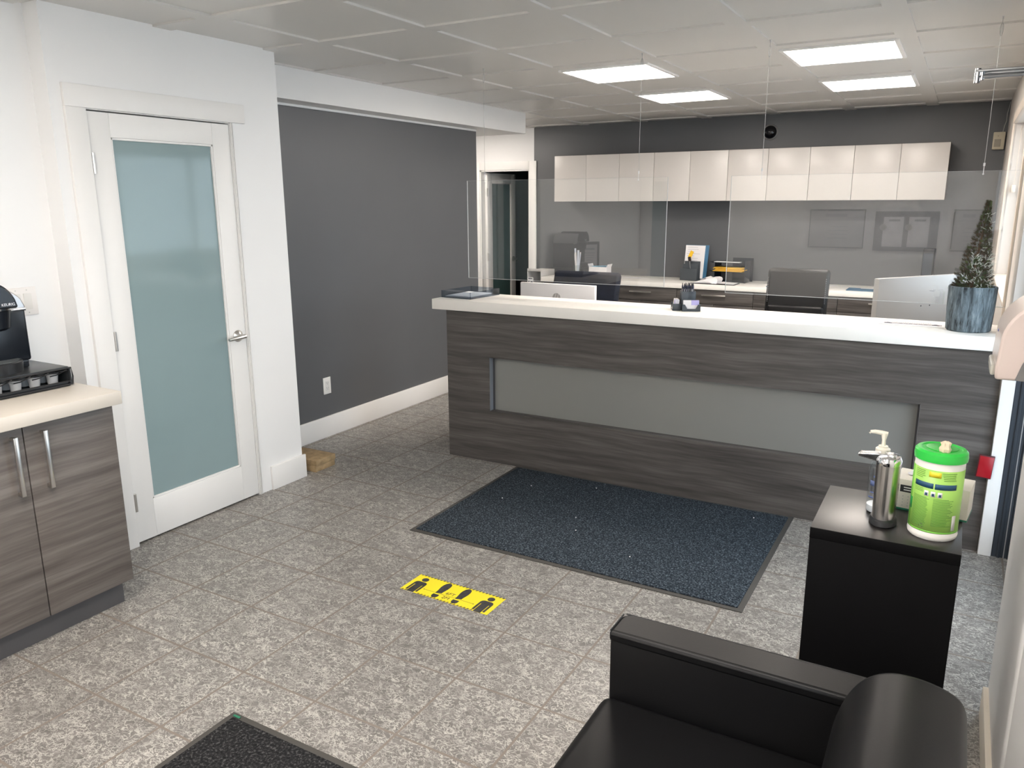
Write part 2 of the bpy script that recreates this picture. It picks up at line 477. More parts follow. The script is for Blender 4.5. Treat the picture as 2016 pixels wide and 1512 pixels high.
# wall behind the camera with a white door
FY = -1.0
struct(B().box(-3.6, .6, FY-.15, FY, 0, ZC+.05).build('wall_front', WHITE))
d3 = bpy.data.objects.new('door_3', None); COL.objects.link(d3); d3.location = (-3.40, FY+.004, 0); struct(d3)
door_leaf(d3, .70, 2.0, FROST, th=.03)
d3.rotation_euler = (0, 0, 0); d3.location = (-3.42, FY+.034, 0)

# right side
b = B(); b.box(.228, .45, 2.10, 2.73, 0, ZC+.05, .018, seg=4)
LY0, LY1, LB, LT = -.80, 1.25, 1.05, 2.15
b.box(.236, .45, -1.0, LY0, 0, ZC+.05).box(.236, .45, LY1, 2.11, 0, ZC+.05).box(.236, .45, LY0, LY1, 0, LB).box(.236, .45, LY0, LY1, LT, ZC+.05)
win = bpy.data.objects.new('fill_window', None); COL.objects.link(win); win.location = (.38, (LY0+LY1)/2, LB); struct(win)  # unseen window, added and sized to fill the lobby with daylight
hw = (LY1-LY0)/2; hh = LT-LB
b2 = B()
for s_ in (-1, -.33, .33, 1): b2.box(-.03, .03, s_*(hw-.025)-.025, s_*(hw-.025)+.025, 0, hh, .002)
for z in (0, hh-.05): b2.box(-.03, .03, -hw, hw, z, z+.05, .002)
b2.build('window_frame', TRIM, win)
B().box(-.003, .003, -hw+.03, hw-.03, .03, hh-.03).build('window_pane', WGLASS, win)
struct(b.build('wall_right', WHITE))
struct(B().box(.212, .237, -1.0, 2.695, 0, .10, .002).build('baseboard_right', plain('cream_trim_paint', (.80, .73, .62), .45)))
struct(B().box(.24, .45, 2.72, 4.07, 2.16, ZC+.05).build('wall_right_header', WHITE))
WY0, WY1, WB, WT = 4.72, 6.55, 1.10, 2.14
b = B(); b.box(XR, .45, 4.10, WY0, 0, ZC+.05).box(XR, .45, WY1, YB, 0, ZC+.05).box(XR, .45, WY0, WY1, 0, WB).box(XR, .45, WY0, WY1, WT, ZC+.05)
struct(b.build('wall_right_rear', plain('warm_white_wall_paint', (.60, .56, .52), .5, var=.01)))
b = B(); e = .05
b.box(XR-.012, XR+.012, WY0-.07, WY0, WB-.06, WT+.07, .002).box(XR-.012, XR+.012, WY1, WY1+.07, WB-.06, WT+.07, .002)
b.box(XR-.012, XR+.012, WY0, WY1, WT, WT+.07, .002)
struct(b.build('trim_5', CREAM))
win = bpy.data.objects.new('window_2', None); COL.objects.link(win); win.location = (.345, (WY0+WY1)/2, WB); struct(win)
hw = (WY1-WY0)/2; hh = WT-WB
b = B()
for s_ in (-1, 1): b.box(-.035, .03, s_*(hw-.03)-.03, s_*(hw-.03)+.03, 0, hh, .003)
b.box(-.02, .02, -.02, .02, 0, hh, .003)
for z in (0, hh-.05): b.box(-.035, .03, -hw, hw, z, z+.05, .003)
b.build('window_frame', CREAM, win)
B().box(-.14, -.036, -hw+.001, hw-.001, .0005, .020, .003).build('window_sill', CREAM, win)
B().box(-.003, .003, -hw+.04, hw-.04, .04, hh-.04).build('window_pane', WGLASS, win)
b = B(); b.box(-.10, -.075, hw-.055, hw-.01, .58, .63, .004); b.cyl((-.085, hw-.03, .62), (-.085, hw-.03, hh-.02), .0025, 6)
b.build('blind_cord', CREAM, win)
# entrance door in dark aluminium frame
en = bpy.data.objects.new('door_4', None); COL.objects.link(en); en.location = (.42, 3.40, 0); struct(en)
b = B(); fy0, fy1 = -.67, .67
for s_ in (fy0, fy1-.055): b.box(-.03, .06, s_, s_+.055, 0, 2.16, .003)
b.box(-.03, .06, fy0, fy1, 2.105, 2.16, .003).box(-.03, .06, fy0, fy1, 0, .015, .002)
b.build('door_frame', DARKA, en)
b = B()
b.box(-.145, -.03, fy1-.012, fy1, 0, 2.16).box(-.145, -.03, fy0, fy0+.012, 0, 2.16).box(-.145, -.03, fy0, fy1, 2.148, 2.16)
for gx in (-.125, -.085, -.05): b.box(gx, gx+.012, fy1-.022, fy1-.011, 0, 2.15, .001)
b.build('jamb_lining', DARKA, en)
b = B()
for s_ in (fy0+.058, fy1-.058-.09): b.box(-.015, .03, s_, s_+.09, .02, 2.10, .003)
for z, h in ((.02, .20), (2.0, .10), (.98, .08)): b.box(-.015, .03, fy0+.058, fy1-.058, z, z+h, .003)
b.build('door_stile', DARKA, en)
B().box(.004, .010, fy0+.14, fy1-.14, .21, 2.01).build('glass_pane', WGLASS, en)
b = B(); b.cyl((-.045, fy1-.10, .95), (-.045, fy1-.10, 1.25), .008).cyl((-.045, fy1-.10, .97), (-.01, fy1-.10, .97), .006).cyl((-.045, fy1-.10, 1.23), (-.01, fy1-.10, 1.23), .006)
b.build('door_handle', STEEL, en)
b = B(); b.box(-.100, -.096, fy1-.016, fy1-.0115, .0, 2.1)
b.build('weather_strip', SILV, en)
struct(B().box(.218, .272, 4.045, 4.095, 0, 1.0, .003).build('trim_6', WHITE))
struct(B().box(.272, .45, 4.070, 4.10, 0, ZC).build('trim_7', plain('bare_plaster_edge', (.42, .38, .33), .9, var=.25, scale=20)))
struct(B().box(.45, 9, -6, 14, -.25, -.12).build('pavement', plain('pavement_concrete', (.42, .42, .42), .9)))

# ------------------------------------------------------------------ reception desk
DY = 4.081
t = thing('reception_desk', 'long grey wood-look reception desk with a frosted glass insert below a white counter', 'reception desk', (-1.3, DY, 0))
ox = 1.3
x0, x1 = -2.818+ox, .214+ox
ix0, ix1, iz0, iz1 = -2.502+ox, -.092+ox, .340, .686
zt = .971
b = B(); d = .075
b.box(x0, ix0, 0, d, 0, zt).box(ix1, x1, 0, d, 0, zt).box(ix0, ix1, 0, d, 0, iz0).box(ix0, ix1, 0, d, iz1, zt)
b.build('front_panel', LAMX, t)
B().box(x0, x0+.03, d, .80, 0, .74).box(x0, x0+.03, d, .33, .74, zt).build('side_panel', LAMY, t)
for xa, xb in ((ix0-.0002, ix0+.003), (ix1-.003, ix1+.0002)): B().box(xa, xb, .004, .050, iz0+.001, iz1-.001).build('insert_jamb', plain('insert_jamb_grey', (.20, .21, .23), .4), t)
for xa, xb in ((ix0+.003, ix0+.012), (ix1-.012, ix1-.003)): B().box(xa, xb, .040, .050, iz0+.001, iz1-.001).build('insert_bead', plain('insert_bead_dark', (.05, .05, .055), .4), t)
B().box(ix0, ix1, .050, .058, iz0+.0005, iz1-.0005).build('frosted_glass_insert', FROSTD, t)
B().box(x0-.092, XR+ox-.003, -.028, .385, .971, 1.036, .003).build('counter_top', QUARTZ, t)
B().box(x0+.03, XR+ox-.01, .078, .82, .715, .745, .002).build('work_surface', QUARTZ, t)
B().box(x0+.03, XR+ox-.01, .078, .095, .02, .715).build('modesty_panel', LAMX, t)

# red reflector hung at the right end of the desk
t = thing('red_reflector', 'small red square plate with dark rim at the right end of the desk', 'reflector', (.199, 4.038, .437), 0)
B().box(-.032, .032, -.006, .006, -.055, .055, .002, mt=RY(.06)).build('rim', plain('dark_red_rim', (.06, .006, .01), .5), t)
B().box(-.027, .030, -.009, -.005, -.050, .050, .001, mt=RY(.06)).build('plate', RED, t)
B().cyl((.02, .004, 0), (.02, .02, 0), .006).build('stud', BLACKP, t)

# ------------------------------------------------------------------ hanging acrylic screens
SY = 4.35
def screen(x0, x1, z0, z1, wires, label, rz=0):
    t = thing('acrylic_screen', label, 'sneeze guard', ((x0+x1)/2, SY, z0), rz, 'clear acrylic screens hung over the desk')
    h = (x1-x0)/2
    B().box(-h, h, -.003, .003, 0, z1-z0).build('acrylic_sheet', CLEAR, t)
    e = .0009; b = B()
    for s_ in (-1, 1): b.box(s_*h-e, s_*h+e, -.0032, .0032, 0, z1-z0)
    b.box(-h, h, -.0032, .0032, -e, e).box(-h, h, -.0032, .0032, z1-z0-e*.5, z1-z0+e*.5)
    b.build('polished_edge', PLEDGE, t)
    for wx in wires:
        xx = wx-(x0+x1)/2; zz = z1-z0
        b = B().cyl((xx, 0, zz-.012), (xx, 0, ZC-z0-.001), .0011, 6)
        pts = [(xx+.006*math.sin(a)*1.0, 0, ZC-z0-.055-.028*math.cos(a)) for a in [k*2*PI/14 for k in range(15)]]
        b.tube(pts, .0013, 6)
        w_ = b.build('hanging_wire', plain('wire_grey', (.42, .42, .42), .4, .6), t)
        B().cyl((xx, 0, zz+.022), (xx, 0, zz+.036), .0042, 10).cyl((xx, -.001, zz-.016), (xx, -.001, zz+.022), .0016, 8).lathe([(0, -.004), (.004, -.004), (.004, .004), (0, .004)], (0, 0, 0), 10, T(xx, -.005, zz-.014) @ RX(PI/2)).build('wire_crimp', plain('crimp_white', (.75, .75, .75), .4), w_)
        B().lathe([(0, ZC-z0-.012), (.003, ZC-z0-.012), (.003, ZC-z0-.003), (.007, ZC-z0), (0, ZC-z0)], (xx, 0, 0), 10).build('ceiling_hook', SILV, w_)
    return t
screen(-2.81, -1.480, 1.150, 1.768, (-2.678, -1.655), 'clear acrylic screen hung on two wires over the left half of the desk', .015)
screen(-1.122, .205, 1.138, 1.766, (-.965, .045), 'clear acrylic screen hung on two wires over the right half of the desk')

# ------------------------------------------------------------------ back wall cabinets
UX0, UW = -3.876, .7394
t = thing('wall_cabinet', 'white two-door wall cabinet', 'wall cabinet', (UX0, YB, 1.635), 0, 'white wall cabinets in a row on the grey back wall')
zt = 2.105-1.635
B().box(.001, UW-.001, -.312, -.001, 0, zt, .001).build('body', plain('grey_carcass', (.16, .14, .13), .5), t)
for k in range(2):
    B().box(k*UW/2+.0015, (k+1)*UW/2-.0015, -.332, -.314, -.002, zt-.003, .0015).build('door', WLAM, t)
names = ['leftmost white two-door wall cabinet, above the mask box and nearest the doorway', 'second white two-door wall cabinet from the doorway',
         'middle white two-door wall cabinet of the five, above the file sorter', 'white two-door wall cabinet under the round black dome, second from the right end',
         'rightmost white two-door wall cabinet, nearest the window']
t['label'] = names[0]
for k in range(1, 5): dup(t, (UX0+k*UW, YB, 1.635), names[k])

BX0 = -3.154-.7
BX = [-3.876, -3.150, -2.412, -1.671, -.929, -.190]
YF = 7.452
lab = ['grey wood base cabinet at the left end of the back counter, behind the navy chair', 'grey wood base cabinet under the counter, between the navy chair and the pen holder',
       'grey wood base cabinet under the open planner and file sorter', 'grey wood base cabinet half hidden behind the black leather chair', 'grey wood base cabinet at the right end, behind the white monitor']
base0 = None
for k in range(5):
    wd = BX[k+1]-BX[k]
    if base0 is None:
        wd = .7394
        t = thing('base_cabinet', lab[0], 'base cabinet', (BX[0], YF, 0), 0, 'grey wood base cabinets under the back counter'); base0 = t
        B().box(.001, wd-.001, .019, YB-YF-.002, .10, .800).box(.001, wd-.001, .07, YB-YF-.002, 0, .10).build('body', plain('dark_carcass', (.03, .027, .025), .6), t)
        dr = B().box(.002, wd-.002, 0, .018, .662, .798, .001).build('drawer', LAMX, t)
        B().box(wd/2-.115, wd/2+.115, -.032, -.022, .742, .754, .002).cyl((wd/2-.10, -.028, .748), (wd/2-.10, .002, .748), .004, 8).cyl((wd/2+.10, -.028, .748), (wd/2+.10, .002, .748), .004, 8).build('handle', STEEL, dr)
        for q in range(2):
            dd = B().box(q*wd/2+.002, (q+1)*wd/2-.002, 0, .018, .102, .658, .001).build('door', LAMX, t)
            hx = wd/2+(-.04 if q == 0 else .04)
            B().box(hx-.006, hx+.006, -.032, -.022, .42, .62, .002).cyl((hx, -.028, .44), (hx, .002, .44), .004, 8).cyl((hx, -.028, .60), (hx, .002, .60), .004, 8).build('handle', STEEL, dd)
    else: dup(base0, (BX[0]+k*.7394, YF, 0), lab[k])
ZB = .848
tag(B().box(-3.895, XR-.002, 7.434, YB-.001, .801, ZB, .003).build('counter_slab', QUARTZ), 'white counter slab running along the grey back wall under the wall cabinets', 'counter')

# ------------------------------------------------------------------ things on the back counter
def sheet(x, y, z, sx, sy, rz, label, cat='paper', name='paper_sheet', mat=None, th=.0015, group=None):
    o = B().box(-sx/2, sx/2, -sy/2, sy/2, 0, th).build(name, mat or PAPER); o.location = (x, y, z); o.rotation_euler = (0, 0, rz)
    return tag(o, label, cat, group)
Z0 = ZB+.0005
# glass cup of strips
t = thing('glass_cup', 'clear glass tumbler holding white paper strips beside the mask box', 'glass', (-3.60, 7.72, Z0))
B().lathe([(.0, 0), (.036, 0), (.045, .115), (.042, .115), (.034, .006), (0, .006)], seg=28).build('tumbler', glass('tumbler_glass', (.93, .95, .95), 1.6), t)
for k in range(7):
    a = k*2*PI/7; r = .018; lean = Matrix.Rotation(.10+.02*(k % 3), 4, Vector((math.sin(a), -math.cos(a), 0)))
    o = B().box(-.011, .011, -.0015, .0015, 0, .225+.02*(k % 4), mt=None).build('paper_strip', PAPER if k % 3 else plain('pale_blue_paper', (.68, .72, .80), .8))
    o.matrix_world = T(-3.60+r*math.cos(a)*.8, 7.72+r*math.sin(a)*.8, Z0+.008) @ Matrix.Rotation(.09, 4, Vector((-math.sin(a), math.cos(a), 0))) @ RZ(a+PI/2)
    tag(o, 'white paper strip standing in the clear glass tumbler', 'paper strip', 'paper strips standing in the glass tumbler')
# mask box
t = thing('mask_box', 'open white and teal cardboard box of blue face masks', 'mask box', (-3.325, 7.70, Z0), -.05)
b = B(); W_, D_, H_ = .105, .055, .110
b.box(-W_, W_, -D_, -D_+.002, 0, H_).box(-W_, W_, D_-.002, D_, 0, H_).box(-W_, -W_+.002, -D_, D_, 0, H_).box(W_-.002, W_, -D_, D_, 0, H_).box(-W_, W_, -D_, D_, 0, .002)
for s_ in (-1, 1): b.box(-.002, .002, -D_, D_, 0, .03, mt=T(s_*W_, 0, H_) @ RY(s_*.35))
b.build('carton', PAPER, t)
B().box(-W_*.6, W_+.0005, -D_-.0008, -D_, 0, .018).box(W_, W_+.0008, -D_, D_, 0, .018).build('teal_band', TEAL, t)
b = B()
for k in range(4): b.box(-.095, -.095+.05+.012*(k % 2), -D_-.0008, -D_, .062-k*.010, .064-k*.010)
b.build('print_lines', INKL, t)
B().lathe([(0, 0), (.024, 0), (.024, .0012), (0, .0012)], seg=20, mt=T(.035, -D_-.0002, .024) @ RX(PI/2)).build('black_mask_print', BLACKM, t)
b = B()
for k in range(4): b.box(-.08, .07, -.045, .045, H_-.006+.004*k, H_-.004+.004*k, .001, mt=RY(.10-.05*k) @ RZ(.06*k))
b.build('face_masks', CYAN, t)['kind'] = 'stuff'
sheet(-3.68, 7.55, Z0, .22, .10, .1, 'white paper sheet lying in front of the glass tumbler')
sheet(-2.98, 7.78, Z0, .20, .12, -.15, 'loose white paper on the back counter right of the mask box')
# clipboard stand
t = thing('file_holder', 'slate grey stand-up file holder with clipboard on the back counter', 'file holder', (-2.37, 7.80, Z0), -.12)
b = B(); b.box(-.095, .085, -.05, -.044, 0, .12, .002).box(-.083, .085, -.018, -.012, 0, .165, .002).box(-.095, .085, -.05, .06, 0, .006, .002).box(-.085, .085, .03, .036, 0, .19, .002)
b.build('holder', plain('slate_plastic', (.055, .065, .075), .45), t)
t = thing('clipboard', 'blue clipboard with a printed white sheet leaning in the file holder', 'clipboard', (-2.345, 7.842, Z0+.012), -.12, rx=-.14)
B().box(-.125, .125, 0, .006, 0, .34, .002).build('board', BLUE, t)
B().box(-.122, .088, -.004, -.001, .005, .335).build('paper', PAPER, t)
b = B(); random.seed(3)
for k in range(12):
    z = .315-k*.022; a = -.105+random.random()*.02; b.box(a, a+.05+random.random()*.11, -.0045, -.004, z, z+.003)
b.build('print_lines', INKL, t)
t = thing('tagged_key', 'yellow tag and dark key fob on a thin stick above the file holder', 'key tag', (-2.365, 7.765, Z0+.165), 0, rx=.02)
B().cyl((.0, 0, -.06), (-.010, 0, .035), .003, 8).build('stick', STEEL, t)
B().box(-.017, .013, -.008, .008, .03, .075, .005, mt=RY(-.2)).build('fob', plain('dark_fob', (.02, .012, .01), .4), t)
B().box(-.018, .018, -.002, .002, 0, .07, .002, mt=T(-.014, 0, .066) @ RY(.42)).build('yellow_tag', plain('tag_yellow', (.85, .52, .02), .5), t)
# file sorter
t = thing('file_sorter', 'black three-tier letter sorter with yellow envelopes', 'file sorter', (-1.965, 7.84, Z0), -.08)
b = B(); b.box(-.03, .175, .10, .106, 0, .23).box(.16, .166, -.11, .10, 0, .21, .001)
for z in (.004, .10, .19): b.prism([(-.17, -.11), (.16, -.11), (.165, .10), (-.15, .10), (-.22, -.03)], z, z+.005)
b.box(-.15, -.145, -.08, .10, 0, .19)
b.build('tiers', plain('black_blue_plastic', (.010, .016, .024), .2), t)
B().box(-.145, .11, -.122, -.05, .196, .201).build('shelf_label', PAPER, t)
for k in range(5):
    o = B().box(-.15, .15, -.10, .09, 0, .006, .002).build('envelope', ENV)
    o.location = (-1.965+.012*(k % 3)-.01, 7.825+.006*(k % 2), Z0+.106+k*.0085); o.rotation_euler = (0, 0, -.08+.03*((k*7) % 3-1))
    tag(o, 'yellow envelope in the middle tier of the black letter sorter', 'envelope', 'yellow envelopes stacked in the letter sorter')
# planner
t = thing('open_planner', 'open white planner book with curled pages on the back counter', 'book', (-2.06, 7.565, Z0), -.03)
B().box(-.215, .215, -.085, .11, 0, .004, .001).build('cover', BLACKP, t)
def page_half(name, pts, y0, y1):
    b = B(); P = [(x, z) for x, z in pts]+[(x, z+.001) for x, z in reversed(pts)]
    b.prism(P, y0, y1, 'y'); return b
page_half('p', [(0, .005), (.06, .012), (.13, .010), (.205, .006)], -.08, .105).build('page_block', PAPER, t)
b = B()
for k in range(9):
    h = .010+.004*k; ln = -.20+.012*k
    P = [(0, .005), (-.03, h+.004), (-.07, h+.006*(1+k*.3)), (-.12, h*.9), (ln, .006+.002*k)]
    b.prism([(x, z) for x, z in P]+[(x, z+.0012) for x, z in reversed(P)], -.078+.002*k, .10, 'y')
P = [(-.19, .008), (-.13, .026), (-.07, .046), (-.02, .060), (.02, .064), (.045, .055), (.052, .038), (.045, .020), (.038, .006)]
b.prism(P, -.070, .100, 'y')
b.build('curled_pages', PAPER, t)['label'] = 'white curled pages'
# folders / papers
sheet(-1.41, 7.60, Z0, .30, .21, .04, 'dark blue folder lying left of the black leather chair', 'folder', 'document_folder', BLUE, .006)
sheet(-1.50, 7.745, Z0, .21, .10, -.2, 'crumpled white paper lying on the back counter behind the blue folder', th=.004)
sheet(-.70, 7.62, Z0, .33, .22, .0, 'blue folder with a white label between the black chair and the white monitor', 'folder', 'document_folder', BLUE, .006)
sheet(-.68, 7.70, Z0+.0065, .16, .03, .0, 'narrow white paper slip on the right blue folder')
sheet(-1.06, 7.88, Z0, .14, .12, .3, 'white paper sticking out behind the black leather chair')
t = thing('desk_speaker', 'tall narrow black speaker against the grey wall near the window', 'speaker', (-.248, 7.80, Z0), -.1)
B().box(-.045, .045, -.05, .05, 0, .37, .006, mt=RX(-.0)).build('cabinet', BLACKP, t)
B().box(-.038, .038, -.053, -.049, .02, .33, .002).build('grille', plain('grille_cloth', (.05, .06, .075), .9), t)
# letter trays at the left end
t = thing('letter_tray_stack', 'white two-tier letter tray with a printed label at the left end of the back counter', 'letter tray', (-3.99, 7.62, .60))
b = B()
for z in (0, .15, .30): b.box(-.085, .085, -.16, .16, z, z+.008, .002)
for x in (-.085, .079): b.box(x, x+.006, -.16, .16, 0, .30, .001)
b.box(-.085, .085, .154, .16, 0, .30).box(-.085, .085, -.16, -.156, .30, .33)
b.build('trays', plain('pale_grey_plastic', (.62, .60, .58), .35), t)
B().box(-.075, -.01, -.162, -.1605, .165, .235).build('label_card', PAPER, t)
B().box(-.07, -.02, -.1632, -.162, .215, .228).box(-.07, -.055, -.1632, -.162, .172, .20).box(-.045, -.018, -.1632, -.162, .172, .195).build('label_print', INK, t)
for k in range(2):
    sheet(-3.99, 7.62, .609+.15*k, .15, .28, 0, 'stack of white paper lying in the %s tier of the letter tray' % ('lower', 'upper')[k], th=.02)
t = thing('file_cabinet', 'low grey file cabinet under the white letter trays', 'cabinet', (-3.99, 7.66, 0))
B().box(-.10, .10, -.20, .25, 0, .599, .003).build('body', plain('grey_metal', (.25, .25, .25), .4), t)
for k in range(2):
    q = B().box(-.094, .094, -.208, -.198, .03+.28*k, .29+.28*k, .002).build('drawer', plain('grey_metal_front', (.28, .28, .28), .4), t)
    B().box(-.04, .04, -.222, -.205, .24+.28*k, .252+.28*k, .002).build('handle', STEEL, q)

# dome camera, beige sensor
t = thing('dome_camera', 'round black dome camera with a grey ring on the wall above the cabinets', 'camera', (-1.725, YB-.001, 2.272))
B().lathe([(0, 0), (.076, 0), (.076, .006), (.066, .016), (.060, .016)], seg=36, mt=RX(PI/2)).build('ring', plain('grey_ring', (.22, .22, .22), .4), t)
B().lathe([(.062, .012), (.058, .030), (.046, .046), (.025, .057), (0, .061)], seg=36, mt=RX(PI/2)).build('dome', plain('black_dome', (.008, .008, .010), .08), t)
t = thing('wall_sensor', 'small beige sensor box with a cable in the corner by the window', 'sensor', (.157, YB-.001, 2.115))
B().box(-.035, .05, -.06, 0, -.07, .07, .004).build('housing', BEIGE, t)
B().box(-.024, .024, -.062, -.059, -.05, .012, .001).lathe([(0, 0), (.004, 0), (.004, .003), (0, .003)], seg=10, mt=T(0, -.058, .038) @ RX(PI/2)).build('grille', plain('beige_grille', (.34, .31, .25), .6), t)
B().tube([(.03, -.01, .07), (.036, -.008, .12), (.046, -.006, .16), (.045, -.006, .22), (.055, -.006, .28), (.058, -.006, .314)], .003, 6).build('cable', plain('cable_grey', (.40, .40, .38), .5), t)

# ------------------------------------------------------------------ monitors and office chairs behind the desk
def monitor(loc, rz, W_, H_, ztop, label, mat, logo):
    t = thing('computer_monitor', label, 'monitor', (loc[0], loc[1], .7455), rz)
    z1 = ztop-.7455; z0 = z1-H_
    B().box(-W_/2, W_/2, -.02, .015, z0, z1, .004).build('back_shell', mat, t)
    B().box(-W_/2+.008, W_/2-.008, .0145, .018, z0+.03, z1-.008).build('screen', BLACKP, t)
    B().box(-.03, .03, -.045, -.02, z0-.03, z0+.12, .004).box(-.025, .025, -.05, -.035, .012, z0+.10, .003).build('neck', SILV, t)
    B().box(-.11, .11, -.10, .09, 0, .012, .005).build('stand_base', SILV, t)
    if logo:
        b = B(); b.lathe([(0, 0), (.030, 0), (.030, .0012), (0, .0012)], seg=36, mt=T(0, -.0195, z1-.092) @ RX(PI/2))
        lg = b.build('round_logo', plain('logo_grey', (.36, .35, .34), .4), t)
        b = B()
        sl = .30
        for dx in (-.010, .010):
            b.prism([(dx-.0015-.007, -.027), (dx+.0010-.007, -.027), (dx+.0010+.007, .027), (dx-.0015+.007, .027)], -.0217, -.0208, 'y', mt=T(-.001, 0, z1-.092))
        b.build('logo_letters', mat, lg)
    return t
WSH = plain('white_monitor_shell', (.70, .69, .70), .35, var=.01)
monitor((-2.383, 4.80), 0, .568, .34, 1.087, 'white monitor back with round grey logo on the left of the desk', WSH, True)
t = monitor((-.185, 5.02), .93, .70, .43, 1.214, 'large white monitor back turned aside behind the potted tree', plain('soft_white_shell', (.29, .28, .27), .45, var=.01), False)
b = B()
for s_ in (-1, 1): b.lathe([(0, 0), (.004, 0), (.004, .001), (0, .001)], seg=10, mt=T(.03+s_*.035, -.0198, .30) @ RX(PI/2))
b.build('screw_hole', BLACKM, t)

def office_chair(loc, rz, W_, ztop, mat, label, style):
    t = thing('office_chair', label, 'office chair', (loc[0], loc[1], 0), rz)
    # faces +y (toward viewer side is its front at -y when rz=0)
    H_ = .58; z0 = ztop-H_
    b = B()
    segs = 14
    # curved back: slab with vertical bow
    pr = []
    for k in range(segs+1):
        u = k/segs; z = z0+H_*u; y = .20+.05*math.sin(u*PI)*-1+.05*u
        pr.append((y, z))
    P = pr+[(y+.07-(.02 if u in (0, segs) else 0), z) for u, (y, z) in reversed(list(enumerate(pr)))]
    b.prism(P, -W_/2, W_/2, 'x')
    b.build('backrest', mat, t, bevel=.028)
    if style:
        b = B()
        b.box(-W_/2+.02, W_/2-.02, .150, .20, z0+.05, ztop-.255, .018, seg=3)
        b.box(-.0012, .0012, .1485, .151, z0+.07, ztop-.262)
        b.build('lumbar_pad', mat, t)
        b = B()
        for s_ in (-1, 1):
            for k in range(14): b.box(s_*(W_/2-.016)-.002, s_*(W_/2-.016)+.002, .172, .182, ztop-.06-k*.013-.005, ztop-.06-k*.013, .0006)
        b.build('stitching', MIDG, t)
    B().box(-W_/2+.01, W_/2-.01, -.25, .22, .42, .52, .035, seg=3).build('seat', mat, t)
    for s_ in (-1, 1):
        B().box(s_*(W_/2+.03)-.025, s_*(W_/2+.03)+.025, -.16, .12, .66, .69, .01).box(s_*(W_/2+.03)-.012, s_*(W_/2+.03)+.012, -.03, .03, .45, .67, .004).box(min(s_*(W_/2+.04), s_*.1), max(s_*(W_/2+.04), s_*.1), -.03, .03, .40, .425, .003).build('armrest', BLACKP, t)
    B().cyl((0, 0, .10), (0, 0, .42), .028).cyl((0, 0, .08), (0, 0, .25), .04).box(-.03, .03, .05, .28, .38, .41).box(-.03, .03, .24, .27, .38, z0+.2).build('gas_lift', BLACKP, t)
    for k in range(5):
        a = k*2*PI/5+.3; c_, s_ = math.cos(a), math.sin(a)
        l = B().tube([(0, 0, .10), (c_*.15, s_*.15, .09), (c_*.29, s_*.29, .07)], .02, 8, [.026, .022, .016]).build('base_leg', BLACKP, t)
        B().cyl((c_*.29-s_*.02, s_*.29+c_*.02, .03), (c_*.29+s_*.02, s_*.29-c_*.02, .03), .03, 14).cyl((c_*.29, s_*.29, .03), (c_*.29, s_*.29, .07), .008, 8).build('caster', BLACKM, l)
    return t
office_chair((-2.70, 5.72), .0, .60, 1.065, NAVY, 'navy fabric office chair behind the left monitor', 0)
office_chair((-.985, 5.62), .05, .42, 1.160, LEATH, 'black leather office chair with seamed high back behind the desk', 1)

# ------------------------------------------------------------------ things on the reception counter
ZT = 1.0365
# acrylic tray
t = thing('document_tray', 'smoked clear acrylic tray at the left end of the white counter', 'tray', (-2.765, 4.29, ZT), -.10)
hx, hy, hz, th = .120, .155, .045, .004
b = B(); b.box(-hx, hx, -hy, hy, 0, th)
b.box(-hx, hx, -hy, -hy+th, 0, hz).box(-hx, hx, hy-th, hy, 0, hz).box(-hx, -hx+th, -hy, hy, 0, hz).box(hx-th, hx, -hy, hy, 0, hz)
b.build('tray_box', SMOKE, t)
for k in range(2):
    sheet(-2.775+.01*k, 4.28, ZT+.006+.005*k, .19, .25, -.10+.08*k, ('white printed form at the bottom of the smoked acrylic tray', 'white paper on top in the smoked acrylic tray, slightly turned')[k], th=.003)
# pen and card organiser
t = thing('pen_organiser', 'slate grey pen cup with two business card pockets on the white counter', 'desk organiser', (-1.322, 4.315, ZT), .42)
ACR = plain('slate_organiser_plastic', (.05, .062, .075), .25)
b = B(); c_ = .040; hh = .105
for a, b_, c2, d in ((-c_, c_, -c_, -c_+.004), (-c_, c_, c_-.004, c_), (-c_, -c_+.004, -c_, c_), (c_-.004, c_, -c_, c_)): b.box(a, b_, c2, d, 0, hh, .001)
b.box(-c_, c_, -c_, c_, 0, .005)
b.build('pen_cup', ACR, t)
def pocket(mt):
    b = B(); w_ = .050
    b.box(-w_, w_, 0, .045, 0, .006, .001, mt=mt)
    b.prism([(-w_, 0), (w_, 0), (w_, .038), (w_*.72, .038), (w_*.45, .014), (-w_*.45, .014), (-w_*.72, .038), (-w_, .038)], 0, .004, 'y', mt=mt)
    for s_ in (-1, 1): b.box(s_*w_-(.004 if s_ > 0 else 0), s_*w_+(0 if s_ > 0 else .004), 0, .045, 0, .038, .001, mt=mt)
    return b.build('card_pocket', ACR, t)
m1 = T(.012, -.088, 0); m2 = T(-.088, -.008, 0) @ RZ(-PI/2)
pocket(m1); pocket(m2)
base = T(-1.322, 4.315, ZT) @ RZ(.42)
for mi, lb in ((m1, 'right'), (m2, 'left')):
    for k in range(4):
        o = B().box(-.043, .043, -.002, .002, 0, .052).build('business_card', PAPER)
        B().box(.0, .043, -.0024, -.002, .026, .052).build('lilac_print', LILAC, o)
        o.matrix_world = base @ mi @ T(0, .012+.006*k, .007) @ RX(-.10)
        tag(o, 'white and lilac business card in the %s pocket of the pen organiser' % lb, 'business card', 'business cards in the %s pocket' % lb)
random.seed(5)
pen = None
